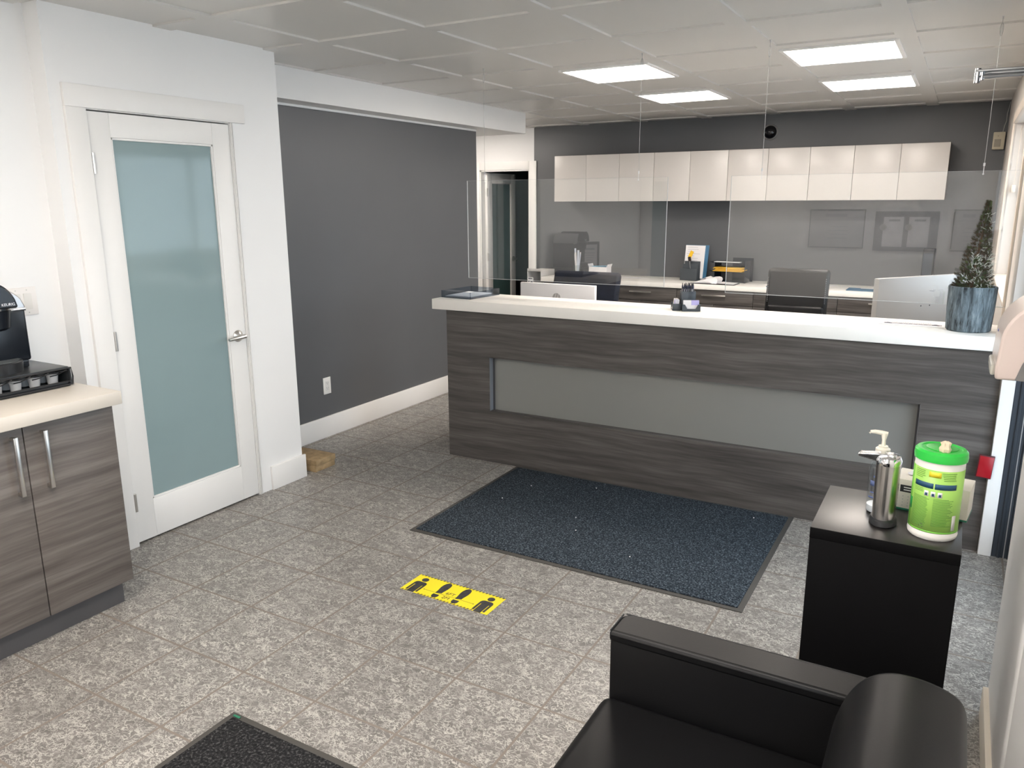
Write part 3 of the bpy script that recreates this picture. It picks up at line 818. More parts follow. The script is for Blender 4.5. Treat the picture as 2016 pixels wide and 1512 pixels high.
for k in range(20):
    ix, iy = k % 5, k//5
    px_, py_ = -.026+.013*ix, -.024+.016*iy
    a = random.uniform(-.05, .05); c2 = random.uniform(-.05, .05)
    M_ = base @ T(px_, py_, .007) @ RX(a) @ RY(c2) @ RZ(random.uniform(-.6, .6))
    if pen is None:
        pen = thing('pen', 'navy ballpoint pen with white print standing in the pen cup', 'pen', group='navy pens standing in the pen cup')
        B().lathe([(0, 0), (.0015, .001), (.0045, .012), (.0048, .115), (.0035, .125), (.0035, .128), (0, .128)], seg=12).build('barrel', plain('navy_plastic', (.008, .012, .06), .3), pen)
        B().lathe([(.0022, .126), (.0022, .140), (0, .141)], seg=8).box(-.0018, .0018, -.0085, -.0048, .085, .125, .0006).build('clicker_and_clip', BLACKP, pen)
        B().box(-.0034, .0034, -.0058, -.003, .082, .112, .0004).build('white_print', PAPER, pen)
        pen.matrix_world = M_; continue
    q = dup(pen); q.matrix_world = M_
sheet(-.462, 4.243, ZT, .105, .060, -.06, 'white card lying alone in the middle of the white counter', 'card', 'business_card', PAPER, .001)
t = thing('printed_notice', 'grey and white printed notice lying beside the plant pot', 'notice', (-.185, 4.30, ZT), .01)
B().box(-.140, .150, -.058, .062, 0, .0015).build('sheet', PAPER, t)
b = B(); b.box(-.118, .138, -.030, .022, .0015, .002)
b.build('grey_band', plain('notice_grey', (.45, .42, .43), .6), t)
b = B()
for sx in (-.098, .112):
    b.box(sx-.016, sx+.016, -.020, -.002, .002, .0026).lathe([(0, 0), (.008, 0), (.008, .0006), (0, .0006)], (sx, .008, .002), 12)
for k in range(6): b.box(-.05+k*.022, -.034+k*.022, -.012, -.006, .002, .0025)
b.build('band_figures', INK, t)
b = B(); random.seed(9)
for k in range(18): b.box(-.085+k*.010, -.079+k*.010, .036, .036+random.choice((.008, .012)), .0015, .002)
b.build('print_line', plain('notice_text_ink', (.40, .32, .26), .7), t)

# potted spruce
t = thing('potted_spruce', 'small potted spruce with frosted twigs at the right end of the white counter', 'potted plant', (.062, 4.222, ZT))
pr = [(0, 0), (.088, 0), (.094, .006), (.0965, .05), (.099, .11), (.1005, .17), (.1015, .205), (.098, .209), (.091, .206), (.089, .165)]
b = B(); b.lathe(pr, seg=48)
b.build('bark_pot', BARK, t)
B().lathe([(0, .172), (.05, .176), (.090, .168)], seg=32).build('soil', SOIL, t)
B().tube([(-.010, 0, .16), (-.002, 0, .3), (.010, 0, .45), (.020, 0, .58)], .006, 8, [.008, .006, .004, .002]).build('stem', plain('twig_brown', (.10, .06, .035), .8), t)
def foliage(seed, n, zlo, zhi, spread, nl):
    rnd = random.Random(seed); b = bmesh.new()
    for _ in range(n):
        u = rnd.random()**1.35; z = zlo+(zhi-zlo)*u
        r = spread*(1-u)**1.15+.006
        a = rnd.random()*2*PI; rr = r*math.sqrt(rnd.uniform(.25, 1.1))
        cx = -.010+.030*(z-.17)/.41
        c0 = Vector((cx+rr*math.cos(a), rr*math.sin(a), z))
        tw = Vector((math.cos(a), math.sin(a), .75+.8*u)).normalized()
        for q in range(30):
            f = q/30; p = c0+tw*(.015*(1-.5*u)*f)
            d = (tw*.7+Vector((rnd.gauss(0, 1), rnd.gauss(0, 1), rnd.gauss(0, 1))).normalized()*.9).normalized()
            ln = nl*rnd.uniform(.7, 1.2)*(1-.3*u)
            s_ = d.cross(Vector((rnd.random(), rnd.random(), .3))).normalized()*.00075
            s2 = d.cross(s_).normalized()*.00075
            v = [b.verts.new(p+s_), b.verts.new(p-s_*.5+s2*.87), b.verts.new(p-s_*.5-s2*.87), b.verts.new(p+d*ln)]
            for f3 in ((0, 1, 3), (1, 2, 3), (2, 0, 3)): b.faces.new([v[i] for i in f3])
    x = B(); x.b.free(); x.b = b; return x
foliage(1, 820, .185, .590, .076, .0095).build('brown_needles', NEEDLE, t)['kind'] = 'stuff'
foliage(2, 130, .18, .34, .078, .012).build('green_needles', NEEDLE2, t)['kind'] = 'stuff'
def frost(seed, n):
    rnd = random.Random(seed); b = bmesh.new()
    for _ in range(n):
        z = rnd.choice([rnd.uniform(.20, .36), rnd.uniform(.24, .34), rnd.uniform(.2, .55)])
        u = (z-.17)/.41; a = rnd.uniform(-1.9, .1); r = .076*(1-u)**1.15+.010
        c0 = Vector((-.010+.030*u+r*math.cos(a), r*math.sin(a), z)); tw = Vector((math.cos(a)*.6+rnd.gauss(0, .5), math.sin(a)*.6+rnd.gauss(0, .3), rnd.uniform(-.4, 1))).normalized()
        for q in range(7):
            p = c0+tw*.003*q; d = (tw+Vector((rnd.gauss(0, 1), rnd.gauss(0, 1), rnd.gauss(0, 1))).normalized()*.6).normalized()
            s_ = d.cross(Vector((.3, .5, .9))).normalized()*.0008; s2 = d.cross(s_).normalized()*.0008
            v = [b.verts.new(p+s_), b.verts.new(p-s_*.5+s2), b.verts.new(p-s_*.5-s2), b.verts.new(p+d*.008)]
            for f3 in ((0, 1, 3), (1, 2, 3), (2, 0, 3)): b.faces.new([v[i] for i in f3])
    x = B(); x.b.free(); x.b = b; return x
frost(4, 120).build('frosted_tips', FROSTN, t)['kind'] = 'stuff'

# ------------------------------------------------------------------ left: coffee cabinet
CX = -2.87
t = thing('coffee_cabinet', 'grey wood-look two-door base cabinet under the coffee maker', 'base cabinet', (-3.469, .66, 0))
def cw(x): return x+3.469
ca, cb_ = 0, 1.808-.66
B().box(.002, cw(CX)-.020, ca, cb_, .105, .866).build('body', LAMY, t)
B().box(.002, cw(-2.918), ca, cb_-.022, 0, .105).build('toe_kick', plain('grey_toe_kick', (.075, .072, .075), .5), t)
def cdoor(y0, y1, hy):
    dd = B().box(cw(CX)-.019, cw(CX), y0-.66, y1-.66, .107, .862, .001).build('door', LAMY, t)
    y = hy-.66
    B().box(cw(CX)+.022, cw(CX)+.032, y-.008, y+.008, .610, .832, .0015).box(cw(CX), cw(CX)+.026, y-.006, y+.006, .612, .624).box(cw(CX), cw(CX)+.026, y-.006, y+.006, .818, .830).build('handle', STEEL, dd)
cdoor(1.461, 1.808, 1.523); cdoor(1.110, 1.457, 1.417); cdoor(.760, 1.106, .82)
tag(B().box(-3.469, -2.820, .60, 1.822, .868, .920, .003).build('coffee_counter', plain('cream_solid_surface', (.62, .575, .51), .35, var=.01)), 'cream white counter slab on the cabinet under the coffee maker', 'counter')

# coffee pod drawer
t = thing('pod_drawer', 'low black wire-front drawer of coffee pods under the coffee maker', 'pod drawer', (-3.44, 1.46, .9205))
def yy(y): return y-1.46
X1 = .355
B().box(0, X1, yy(1.38), yy(1.78), .072, .080, .002).box(0, X1, yy(1.38), yy(1.78), 0, .006, .001).box(0, X1+.008, yy(1.776), yy(1.783), .004, .077).box(0, .004, yy(1.38), yy(1.78), 0, .08).box(0, X1-.02, yy(1.38), yy(1.384), 0, .08).build('case', plain('black_enamel', (.022, .024, .026), .28), t)
b = B(); xf = X1+.008
b.tube([(xf, yy(1.785), .008), (xf+.001, yy(1.788), .04), (xf, yy(1.785), .074), (xf, yy(1.38), .074)], .0035, 8)
b.tube([(xf, yy(1.785), .008), (xf, yy(1.38), .008)], .004, 8)
b.tube([(xf+.004, yy(1.775), .066), (xf+.004, yy(1.775), .022), (xf+.004, yy(1.39), .022)], .0022, 6)
b.tube([(xf-.006, yy(1.775), .064), (xf-.006, yy(1.39), .064)], .002, 6)
for k in range(6):
    y = yy(1.765-.07*k); b.tube([(xf, y, .068), (xf-.02, y-.03, .050), (xf-.022, y-.055, .048)], .0022, 6)
b.build('wire_front', BLACKP, t)
B().box(xf-.012, xf-.010, yy(1.39), yy(1.775), .006, .022).build('drawer_lip', BLACKP, t)
PODM = plain('pod_grey_plastic', (.50, .50, .50), .4)
n = 0
for r_ in range(2):
    for k in range(5):
        p = thing('coffee_pod', 'small grey coffee pod lying in the black wire drawer', 'coffee pod', (-3.44+X1-.045-.07*r_, 1.735-.072*k, .930), 0, 'coffee pods in the wire-front drawer', rx=0)
        B().lathe([(0, 0), (.018, 0), (.0225, .038), (.026, .041), (.026, .043), (0, .043)], seg=20, mt=RX(.0)).build('cup', PODM, p)
        B().lathe([(0, .0432), (.0245, .0432), (.0245, .0444), (0, .0444)], seg=20).build('foil_lid', SILV, p)

# coffee maker
t = thing('coffee_maker', 'black single-serve coffee maker with a silver arch at the left edge', 'coffee maker', (-3.33, 1.575, 1.0008))
# local: front toward +x, right side toward +y (y .13)
KB = plain('glossy_black_body', (.007, .009, .013), .22, spec=.4)
B().box(-.10, .135, -.13, .130, .03, .238, .010, seg=3).box(-.10, .12, -.125, .125, 0, .035, .006).build('body', KB, t)
b = B()
P = [(-.132, .236)]+[(-.132+.264*k/20, .244+.088*math.sin(PI*(k/20))**.52) for k in range(21)]+[(.132, .236)]
b.prism(P, -.10, .137, 'x')
b.build('silver_arch', SILV, t, bevel=.006)
b = B()
P = [(-.070, .250)]+[(-.070+.140*k/20, .258+.088*math.sin(PI*(k/20))**.62) for k in range(21)]+[(.070, .250)]
b.prism(P, -.06, .205, 'x')
b.build('brew_head', KB, t, bevel=.008)
B().box(.12, .139, -.131, .131, .228, .240, .002).build('chrome_band', CHROME, t)
B().lathe([(.0, .165), (.048, .165), (.062, .175), (.071, .245), (0, .245)], (.130, 0, 0), 32).build('pod_holder', KB, t)
B().lathe([(.0, .244), (.074, .244), (.076, .252), (0, .252)], (.130, 0, 0), 36).build('chrome_ring', CHROME, t)
b = B(); b.lathe([(0, .0), (.085, 0), (.088, .040), (.083, .044), (0, .042)], (.125, 0, 0), 36)
b.build('drip_tray', BLACKP, t)
B().lathe([(0, .0435), (.076, .0435), (.076, .0455), (0, .0455)], (.125, 0, 0), 32).build('drip_grate', plain('grate_grey', (.09, .10, .10), .35), t)
text('brand_lettering', 'KEURIG', .0145, plain('lettering_white', (.72, .73, .78), .4), t, T(.2066, .033, .266) @ RZ(PI/2) @ RX(PI/2), .0004)

# light switch, outlet, wood block
t = thing('light_switch', 'white double rocker switch plate on the wall above the coffee maker', 'light switch', (-3.4695, 1.842, 1.232))
B().box(0, .006, -.063, .063, -.060, .060, .003).build('plate', plain('switch_plate_white', (.80, .77, .74), .3, var=.005), t)
for s_ in (-.023, .023):
    B().box(.004, .0085, s_-.017, s_+.017, -.034, .034, .001, mt=RY(.03)).build('rocker', plain('rocker_white', (.74, .72, .68), .3, var=.005), t)
b = B()
for y in (-.023, .023):
    for z in (-.048, .048): b.lathe([(0, 0), (.003, 0), (.002, .0015), (0, .0015)], seg=8, mt=T(.006, y, z) @ RY(PI/2))
b.build('screw', STEEL, t)
t = thing('power_outlet', 'white power outlet low on the dark grey wall', 'outlet', (GW+.0005, 4.017, .370))
B().box(0, .006, -.037, .037, -.060, .060, .002).build('plate', TRIM, t)
B().box(.005, .008, -.017, .017, -.034, .034, .001).build('receptacle', plain('receptacle_white', (.74, .74, .73), .35), t)
b = B()
for z in (-.018, .018): b.box(.008, .0083, -.008, -.006, z, z+.008).box(.008, .0083, .006, .008, z, z+.008).box(.008, .0083, -.002, .002, z-.007, z-.003)
b.build('slots', INK, t)
t = thing('wood_block', 'short offcut of stacked raw timber behind the closet wall corner', 'wood block', (-3.48, 3.46, 0))
B().box(-.14, .135, -.082, .090, .0, .038, .002).build('lower_board', WOODB, t)
B().box(-.14, .138, -.080, .095, .038, .074, .003, mt=RZ(.02)).build('upper_board', WOODB, t)

# ------------------------------------------------------------------ mats and floor sticker
def mat_thing(x0, x1, y0, y1, label, m_):
    t = thing('floor_mat', label, 'mat', ((x0+x1)/2, (y0+y1)/2, 0)); hx, hy = (x1-x0)/2, (y1-y0)/2
    B().box(-hx, hx, -hy, hy, .0003, .004, .001).build('rubber_border', RUBBER, t)
    B().box(-hx+.024, hx-.024, -hy+.024, hy-.024, .0035, .0095, .002).build('carpet_pile', m_, t)
    return t
mat_thing(-2.303, -.620, 2.957, 4.075, 'large charcoal blue carpet mat in front of the reception desk', MATM)
t = mat_thing(-1.922, -.80, .55, 1.497, 'black carpet mat in the foreground beside the armchair', MATM2)
B().box(-.541, -.512, .452, .460, .0095, .0105).build('green_tag', plain('green_tag', (.02, .16, .09), .6), t)
b = B()
for (x, y) in ((-2.05, 3.80), (-1.70, 3.95), (-1.55, 3.35), (-.80, 3.95), (-1.2, 3.2), (-2.1, 3.55), (-1.62, 3.5)): b.lathe([(0, 0), (.0035, 0), (.003, .003), (0, .004)], (x, y, .0098), 6)
tag(b.build('lint_specks', PAPER), 'tiny white lint specks scattered on the charcoal mat', 'lint')['kind'] = 'stuff'

t = thing('distance_sticker', 'yellow and black floor sticker reading 6FT 2M with footprints', 'floor sticker', (-1.964, 2.595, .0004), -.018)
L_, W_ = .448, .152
B().box(0, L_, -W_, 0, 0, .0006).build('vinyl', YEL, t)
def U(a, bb): return (a*L_, -bb*W_)
b = B(); z0, z1 = .0006, .0010
for ac, nm in ((.114, 'left'), (.886, 'right')):
    b = B()
    b.lathe([(0, z0), (.0165, z0), (.0165, z1), (0, z1)], (*U(ac, .235), 0), 24)
    for poly in ([(-.070, .93), (-.070, .50), (-.067, .45), (-.060, .41), (-.049, .385), (-.034, .372), (.034, .372), (.049, .385), (.060, .41), (.067, .45), (.070, .50), (.070, .93), (.047, .93), (.047, .56), (.040, .56), (.040, 1.0), (-.040, 1.0), (-.040, .56), (-.047, .56), (-.047, .93)],):
        b.prism([U(ac+u, v) for u, v in poly], z0, z1)
    b.build('person_figure', SBLK, t)
for ac in (.377, .607):
    b = B()
    pts = [U(ac+u, v) for u, v in ((-.034, .70), (-.030, .62), (-.036, .50), (-.044, .36), (-.043, .24), (-.034, .13), (-.018, .07), (0, .055), (.018, .07), (.034, .13), (.043, .24), (.044, .36), (.038, .50), (.034, .58), (.034, .655))]
    b.prism(pts, z0, z1)
    pts = [U(ac-.034, .76), U(ac+.034, .76), U(ac+.036, .86), U(ac+.022, .935), U(ac, .955), U(ac-.022, .935), U(ac-.036, .86)]
    b.prism(pts, z0, z1)
    b.build('footprint', SBLK, t)
b = B()
for k in range(26):
    a = .012+k*.038
    if a+.03 > 1: continue
    b.prism([U(a, .045), U(a+.018, .045), U(a+.030, .0), U(a+.012, .0)], z0, z1-.0001)
    if not (.09 < a < .17 or a > .83): b.prism([U(a, 1), U(a+.018, 1), U(a+.030, .955), U(a+.012, .955)], z0, z1-.0001)
b.prism([U(.216, .690), U(.216, .698), U(.78, .698), U(.78, .690)], z0, z1)
for a, s_ in ((.216, -1), (.78, 1)): b.prism([U(a+.012*s_, .694), U(a, .67), U(a, .718)], z0, z1)
b.build('hazard_stripes_and_arrow', SBLK, t)
text('lettering', '6FT', .029, SBLK, t, T(U(.496, .575)[0], U(.496, .575)[1], .0008), .0002)
text('lettering', '2M', .029, SBLK, t, T(U(.494, .81)[0], U(.494, .81)[1], .0008), .0002)

# ------------------------------------------------------------------ black pedestal table and what stands on it
PZ = .80
t = thing('pedestal_table', 'narrow tall black box side table by the armchair', 'side table', (-.095, 2.225, 0))
B().box(-.1735, .1735, -.1755, .1755, 0, .7692, .0006).build('body', TBLK, t)
B().box(-.174, .174, -.176, .176, .7698, PZ-.0012, .0004).build('top', TBLK, t)
B().box(-.174, .174, -.176, .176, PZ-.0012, PZ, .0004).build('top_sheen', TTOP, t)  # thin sheet added to carry the sheen copy of the lacquer

# wipes canister
t = thing('wipes_canister', 'white wipes canister with green label and green lid, a wipe poking out', 'wipes canister', (.010, 2.155, PZ+.0005), -.15)
R_ = .0565
B().lathe([(0, 0), (R_-.004, 0), (R_, .004), (R_+.0015, .012), (R_, .02), (R_, .200), (R_-.001, .205), (0, .205)], seg=48).build('tub', plain('canister_white', (.82, .81, .78), .35), t)
def wrap(a0, a1, z0, z1, r, mat, name, parent, n=None):
    """curved patch on the canister; angle 0 faces -y"""
    n = n or max(2, int(abs(a1-a0)/.12)+1); b = bmesh.new(); rows = []
    for z in (z0, z1):
        rows.append([b.verts.new((r*math.sin(a0+(a1-a0)*k/n), -r*math.cos(a0+(a1-a0)*k/n), z)) for k in range(n+1)])
    for k in range(n): b.faces.new((rows[0][k], rows[0][k+1], rows[1][k+1], rows[1][k]))
    return b
def wraps(lst, r, mat, name, parent):
    b = bmesh.new()
    for a0, a1, z0, z1 in lst:
        n = max(1, int(abs(a1-a0)/.12)+1)
        rows = [[b.verts.new((r*math.sin(a0+(a1-a0)*k/n), -r*math.cos(a0+(a1-a0)*k/n), z)) for k in range(n+1)] for z in (z0, z1)]
        for k in range(n): b.faces.new((rows[0][k], rows[0][k+1], rows[1][k+1], rows[1][k]))
    x = B(); x.b.free(); x.b = b; o = x.build(name, mat, parent); 
    md = o.modifiers.new('solid', 'SOLIDIFY'); md.thickness = .0002; md.offset = 1
    return o
lb = wraps([(-PI, PI, .022, .186)], R_+.0004, LGREEN, 'label', t)
wraps([(-1.6, -1.05, .022, .186), (-1.05, 1.9, .022, .026)], R_+.0008, plain('green_gradient', (.18, .52, .06), .4), 'label_edge', lb)
wraps([(-1.22, -.95, .070, .100)], R_+.0011, DGREEN, 'green_flash', lb)
wraps([(-.86, .00, .138, .152), (.06, .95, .138, .152)], R_+.0011, LBLUE, 'navy_bars', lb)
wraps([(-.22, .26, .168, .182)], R_+.0011, plain('label_yellow', (.85, .72, .04), .4), 'yellow_box', lb)
wraps([(-.34+k*.27, -.16+k*.27, .117, .131) for k in range(3)], R_+.0011, PAPER, 'icon_boxes', lb)
wraps([(-.30+k*.27, -.20+k*.27, .119, .126) for k in range(3)], R_+.0014, LBLUE, 'icon_marks', lb)
rnd = random.Random(2); lines = []
for k in range(25):
    z = .112-k*.0032
    if z < .028: break
    lines.append((-.86, -.10-.12*rnd.random(), z, z+.0012)); 
    if z > .04: lines.append((.06, .90-.25*rnd.random(), z, z+.0012))
for k in range(5): lines += [(-.86, -.3-.2*rnd.random(), .164-k*.0045+.016, .1652-k*.0045+.016), (.30+.02*k, .95-.1*rnd.random(), .180-k*.0045, .1812-k*.0045)]
for k in range(3): lines += [(-.84, -.40, .1335-k*.004, .1345-k*.004)]
wraps(lines, R_+.0011, plain('small_print_green', (.13, .34, .06), .5), 'small_print', lb)['kind'] = 'stuff'
wraps([(.92, 1.12, .030, .070)], R_+.0012, plain('barcode_grey', (.55, .55, .52), .5), 'barcode', lb)
b = B(); 
for k in range(3):
    a = k*2*PI/3+PI/2; b.prism([(.005*math.cos(a)-.0028*math.sin(a), .005*math.sin(a)+.0028*math.cos(a)), (.005*math.cos(a)+.0028*math.sin(a), .005*math.sin(a)-.0028*math.cos(a)), (.0015*math.cos(a)+.0034*math.sin(a+.6), .0015*math.sin(a)-.0034*math.cos(a+.6))], -.0004, .0004, 'y', mt=RZ(-.32) @ T(0, -R_-.0020, .037))
b.build('recycling_mark', INK, lb)
b = B(); b.lathe([(R_-.002, .204), (R_+.0035, .205), (R_+.0045, .214), (R_+.003, .226), (R_-.002, .231), (R_-.010, .2315), (R_-.012, .2290), (0, .2290)], seg=48)
b.build('lid', LIDG, t)
B().lathe([(0, .2288), (.036, .2288), (.036, .2306), (.034, .2310), (0, .2310)], (0, .006, 0), 32).build('lid_flap', plain('flap_green', (.03, .50, .06), .3), t)
b = B(); rnd = random.Random(11)
b.lathe([(0, .229), (.010, .2295), (.012, .238), (.009, .246), (.011, .254), (.004, .2575), (0, .256)], (.012, -.030, 0), 14, mt=T(0, 0, 0), sx=1.1, sy=.7)
for v in b.b.verts: v.co += Vector((rnd.uniform(-.0018, .0018), rnd.uniform(-.0018, .0018), rnd.uniform(-.001, .001)))
b.build('wipe', plain('wipe_cream', (.78, .66, .50), .9), t)

# chrome soap dispenser
t = thing('soap_dispenser', 'brushed steel automatic soap dispenser with chrome spout', 'soap dispenser', (-.106, 2.170, PZ+.0005), .0)
sh = dict(sx=.82, sy=1.15)
B().lathe([(0, 0), (.039, 0), (.042, .004), (.040, .016), (.036, .020), (0, .020)], seg=40, **sh).build('foot', BLACKP, t)
B().lathe([(0, .019), (.0345, .019), (.0365, .165), (.0365, .172), (0, .172)], seg=44, **sh).build('body', BRUSH, t)
B().lathe([(.0372, .168), (.0380, .172), (.0380, .178), (.033, .186), (.018, .190), (0, .190)], seg=44, **sh).build('cap', CHROME, t)
b = B()
b.prism([(-.075, .178), (-.076, .184), (-.073, .187), (-.03, .192), (.01, .194), (.02, .182), (-.01, .172), (-.03, .170)], -.0130, .0130, 'y')
b.build('spout', CHROME, t, bevel=.003)
b = B(); b.lathe([(0, .188), (.010, .188), (.011, .193), (0, .194)], (.006, -.006, 0), 20).lathe([(0, .188), (.006, .188), (.006, .192), (0, .192)], (-.012, .0, 0), 16).build('button', CHROME, t)

# pump bottle
t = thing('pump_bottle', 'clear sanitiser bottle with a white pump behind the steel dispenser', 'pump bottle', (-.128, 2.245, PZ+.0005), .1)
B().lathe([(0, 0), (.026, 0), (.029, .004), (.029, .125), (.024, .142), (.014, .150), (.014, .158), (0, .158)], seg=32, mt=None).build('bottle', glass('bottle_plastic', (.90, .93, .95), 1.6), t)
B().lathe([(0, .003), (.025, .003), (.027, .006), (.027, .022), (0, .024)], seg=28).build('gel', plain('clear_gel_white', (.70, .72, .74), .3), t)
wraps([(-1.0, .9, .045, .050), (-.8, .5, .06, .064), (-.9, .7, .08, .095), (-.6, .8, .105, .11)], .0293, plain('bottle_print_blue', (.10, .14, .30), .5), 'label_print', t)
B().lathe([(0, .150), (.0185, .150), (.0190, .153), (.0185, .182), (.0150, .185), (.0120, .186), (.0120, .190), (0, .190)], seg=28).build('cap', plain('pump_ivory', (.80, .77, .68), .35), t)
b = B(); b.lathe([(0, .188), (.0055, .188), (.0050, .205), (.0085, .222), (.0085, .226), (0, .227)], seg=18)
b.tube([(.008, 0, .2235), (-.008, 0, .2255), (-.024, -.002, .2275), (-.034, -.003, .2265), (-.037, -.003, .2225)], .005, 10, [.006, .0065, .0055, .0045, .0035])
b.build('pump_head', plain('pump_head_ivory', (.80, .77, .68), .35), t)

# tissue box
t = thing('tissue_box', 'white tissue box with a green base edge behind the wipes canister', 'tissue box', (.003, 2.338, PZ+.0005), -.12)
B().box(-.092, .092, -.052, .052, .004, .088, .0015).build('carton', plain('tissue_carton', (.78, .74, .66), .6, var=.01), t)
B().box(-.0925, .0925, -.0525, .0525, .0, .005).build('green_edge', plain('edge_green', (.01, .16, .09), .5), t)
B().box(-.075, .0, -.0528, -.052, .052, .072, .0003).build('black_badge', BLACKP, t)
b = B()
for r_ in range(4):
    for k in range(9): b.box(-.08+k*.013, -.078+k*.013, -.0526, -.052, .012+r_*.009, .014+r_*.009)
b.build('dotted_print', INKL, t)
b = B(); b.box(-.066, -.018, -.0532, -.0528, .064, .067).box(-.066, -.026, -.0532, -.0528, .057, .060).build('badge_lettering', PAPER, t)
b = B(); rnd = random.Random(4)
b.lathe([(0, .087), (.04, .0882), (.034, .094), (.022, .101), (.010, .103), (0, .100)], (-.02, 0, 0), 18, sx=1.2, sy=.6)
for v in b.b.verts: v.co += Vector((rnd.uniform(-.004, .004), rnd.uniform(-.003, .003), rnd.uniform(-.0005, .005)))
b.build('tissue', plain('tissue_white', (.74, .74, .80), .9), t)

# ------------------------------------------------------------------ black armchair
t = thing('armchair', 'black leather armchair with square padded arms in the foreground', 'armchair', (-.30, 1.25, 0))
def ax(x): return x+.30
def ay(y): return y-1.25
for (y0, y1) in ((1.600, 1.700), (.80, .90)):
    arm = B().box(ax(-.645), ax(.0), ay(y0), ay(y1), .06, .600, .008, seg=3).build('arm', LEATH, t)
    b = B(); xa, ya, yb_ = ax(-.648), ay(y0)-.0015, ay(y1)+.0015; rr = .034; r2 = .010
    pl = [(ax(.0), ya)]+[(xa+r2-r2*math.sin(q), ya+r2-r2*math.cos(q)) for q in [k*PI/12 for k in range(7)]]+[(xa+rr-rr*math.cos(q), yb_-rr+rr*math.sin(q)) for q in [k*PI/16 for k in range(9)]]+[(ax(.0), yb_)]
    b.prism(pl, .588, .620).build('arm_pad', LEATH, arm, bevel=.011)
    b = B(); e = .0035
    for y in (y0+.002, y1-.002): b.tube([(ax(-.640), ay(y), .6165), (ax(-.02), ay(y), .6165)], .0022, 6)
    b.tube([(ax(-.646), ay(y0+.008), .6165), (ax(-.646), ay(y1-.008), .6165)], .0022, 6)
    b.build('piping', BLACKM, arm)
B().box(ax(-.655), ax(-.06), ay(.903), ay(1.597), .31, .452, .028, seg=4).build('seat_cushion', LEATH, t)
B().box(ax(-.630), ax(.10), ay(.90), ay(1.60), .06, .312, .01).build('seat_frame', LEATH, t)
# backrest: rounded slab, leaning
b = B(); prof = []
n = 22
xs0, xs1 = ax(-.125), ax(.105)
P = [(xs0+.0, .40), (xs0-.005, .52), (xs0+.000, .60), (xs0+.012, .66), (xs0+.034, .712), (xs0+.062, .744), (xs0+.095, .760), (xs0+.135, .763), (xs0+.175, .757), (xs1-.022, .745), (xs1-.008, .728), (xs1-.001, .70)]
P += [(xs1, .60), (xs1-.005, .30), (xs1-.01, .08), (xs0+.09, .08), (xs0+.08, .40)]
for _ in range(2):
    Q = []
    for k in range(len(P)):
        a, c2 = P[k], P[(k+1) % len(P)]
        Q += [(a[0]*.75+c2[0]*.25, a[1]*.75+c2[1]*.25), (a[0]*.25+c2[0]*.75, a[1]*.25+c2[1]*.75)]
    P = Q
b.prism([(x, z) for x, z in P], ay(.93), ay(1.520), 'y')
bk = b.build('backrest', LEATH, t, bevel=.035)
bk.modifiers['bevel'].segments = 5; bk.modifiers['bevel'].angle_limit = math.radians(50)
for x, y in ((-.60, .86), (-.60, 1.64), (.04, .86), (.04, 1.64)):
    B().cyl((ax(x), ay(y), 0), (ax(x), ay(y), .062), .02, 16, .026).build('leg', BLACKM, t)

# ------------------------------------------------------------------ wall dispenser and door closer
t = thing('wall_dispenser', 'warm white rounded dispenser with grey side panel at the right edge', 'dispenser', (.2275, 2.10, 1.228))
P = [(0, 0), (-.130, 0), (-.131, .03), (-.128, .085)]+[(-.128+.128*(1-math.cos(a)), .085+.115*math.sin(a)) for a in [k*PI/2/12 for k in range(1, 13)]]
b = B(); b.prism(P, 0, .25, 'y'); b.build('housing', PINKW, t, bevel=.006)
P2 = [(-.0, .002), (-.090, .002), (-.080, .04), (-.062, .085), (-.034, .125), (0, .155)]
B().prism(P2, -.004, .001, 'y').build('side_panel', plain('dispenser_grey', (.16, .16, .16), .45), t)
B().box(-.139, -.128, .05, .20, .0, .026, .005).build('dispensing_lip', plain('clear_grey_lip', (.40, .40, .36), .3), t)
B().lathe([(0, 0), (.004, 0), (.003, .002), (0, .002)], seg=12, mt=T(-.129, .12, .10) @ RY(-PI/2)).build('indicator', plain('indicator_blue', (.12, .12, .30), .3), t)

t = thing('door_closer_arm', 'silver door closer arm reaching in under the ceiling at the right edge', 'door closer', (.25, 3.2, 2.042))
b = B(); b.box(-.275, .0, -.012, .012, .012, .020, .002).box(-.268, -.0, .01, .024, .004, .018, .002)
CLS = plain('closer_silver', (.36, .37, .38), .35, 1)
b.build('upper_arm', CLS, t)
B().tube([(-.262, .0, -.002), (-.235, 0, -.002), (-.215, 0, -.002), (-.0, 0, -.003)], .006, 10, [.005, .009, .0065, .0065]).build('lower_rod', CLS, t)
B().cyl((-.270, 0, -.022), (-.270, 0, .024), .009, 14).cyl((-.256, 0, -.014), (-.256, 0, .016), .006, 12).build('elbow_pin', CHROME, t)
B().box(-.012, .03, -.09, .09, -.03, .03, .006).build('closer_body', STEEL, t)

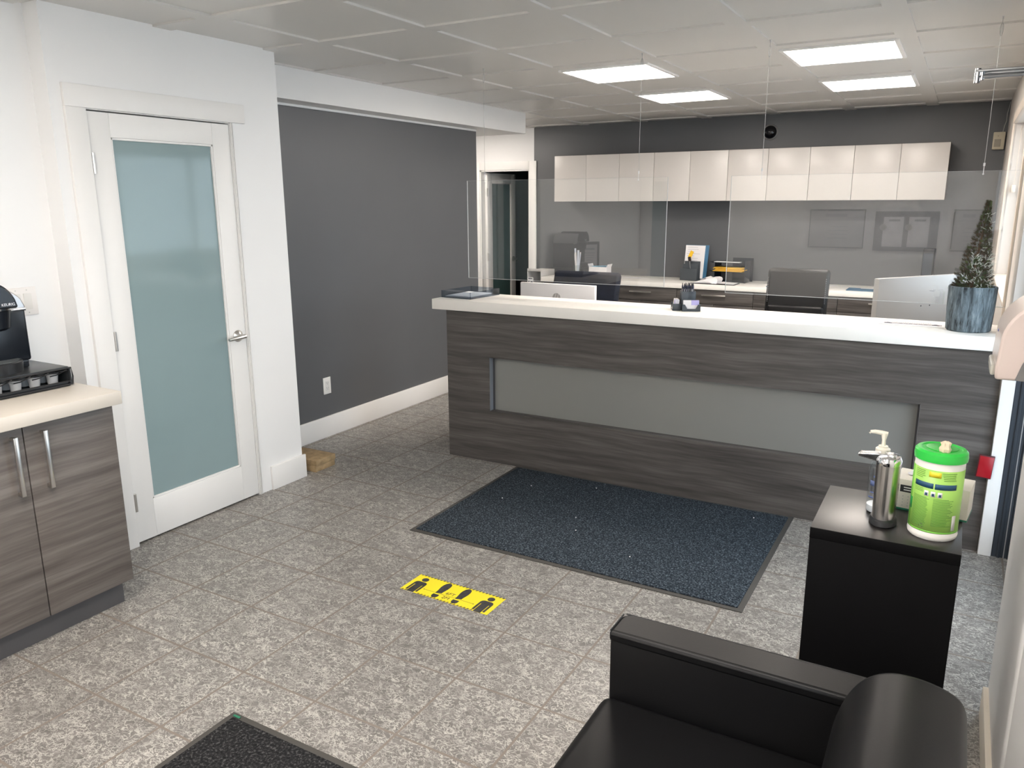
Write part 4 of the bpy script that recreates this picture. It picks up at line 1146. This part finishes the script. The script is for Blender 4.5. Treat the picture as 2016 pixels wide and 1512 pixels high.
# ------------------------------------------------------------------ plaques and certificate (seen mirrored in the screens)
def plaque(x0, x1, z0, z1, label, boards, fm):
    t = thing('wall_plaque', label, 'plaque', ((x0+x1)/2, FY+.001, (z0+z1)/2), PI); h, v = (x1-x0)/2, (z1-z0)/2
    b = B(); b.box(-h, h, -.012, 0, -v, v, .002).build('board', fm, t)
    if boards:
        for k in (-1, 1):
            q = B().box(k*h*.40-h*.32, k*h*.40+h*.32, -.014, -.011, -v*.78, v*.72).build('certificate', PAPER, t)
            B().box(k*h*.40-h*.2, k*h*.40+h*.15, -.0146, -.014, v*.5, v*.6).build('heading', INKL, q)
            B().lathe([(0, 0), (.035, 0), (.035, .004), (0, .004)], seg=24, mt=T(k*h*.40+h*.32, -.014, v*.2) @ RX(PI/2)).build('seal', STEEL, q)
    else:
        b = B(); b.box(-h*.35, h*.42, -.0135, -.012, v*.62, v*.78).box(-h*.8, h*.8, -.0135, -.012, v*.45, v*.47)
        for k in range(4): b.box(-h*.4, h*(.2+.1*(k % 2)), -.0135, -.012, v*(.1-.2*k), v*(.13-.2*k))
        b.build('print_lines', INKL, t)
        b = B(); b.box(-h, h, -.0135, -.012, v-.012, v).box(-h, h, -.0135, -.012, -v, -v+.012).box(-h, -h+.012, -.0135, -.012, -v, v).box(h-.012, h, -.0135, -.012, -v, v)
        b.build('border', MIDG, t)
        b = B()
        for a in (-1, 1):
            for c2 in (-1, 1): b.lathe([(0, 0), (.01, 0), (.01, .005), (0, .005)], seg=12, mt=T(a*h*.94, -.012, c2*v*.92) @ RX(PI/2))
        b.build('stud', STEEL, t)
plaque(-1.57, -.98, 1.10, 1.53, 'pale engraved plaque with corner studs on the wall facing the desk, nearest the window', False, plain('plaque_pale', (.60, .60, .60), .4))
plaque(-.88, -.25, 1.08, 1.51, 'grey framed pair of certificates on the wall facing the desk', True, plain('frame_grey', (.32, .32, .34), .4))
plaque(-.12, .18, 1.09, 1.53, 'pale engraved plaque in the corner of the wall facing the desk', False, plain('plaque_pale_two', (.60, .60, .60), .4))
t = thing('framed_certificate', 'dark framed certificate standing on the coffee counter by the wall', 'framed certificate', (-3.33, 1.02, .9205), math.radians(50), ry=0)
B().box(0, .018, -.11, .11, 0, .30, .002).build('frame', BLACKP, t)
B().box(.016, .020, -.085, .085, .03, .27).build('paper', PAPER, t)
B().box(-.09, .002, -.02, .02, 0, .006).build('back_stand', BLACKP, t)
b = B(); b.box(.020, .0206, -.055, .055, .215, .235)
for k in range(5): b.box(.020, .0206, -.055+.008*k, .055-.008*k, .18-.025*k, .186-.025*k)
b.build('print_lines', INKL, t)
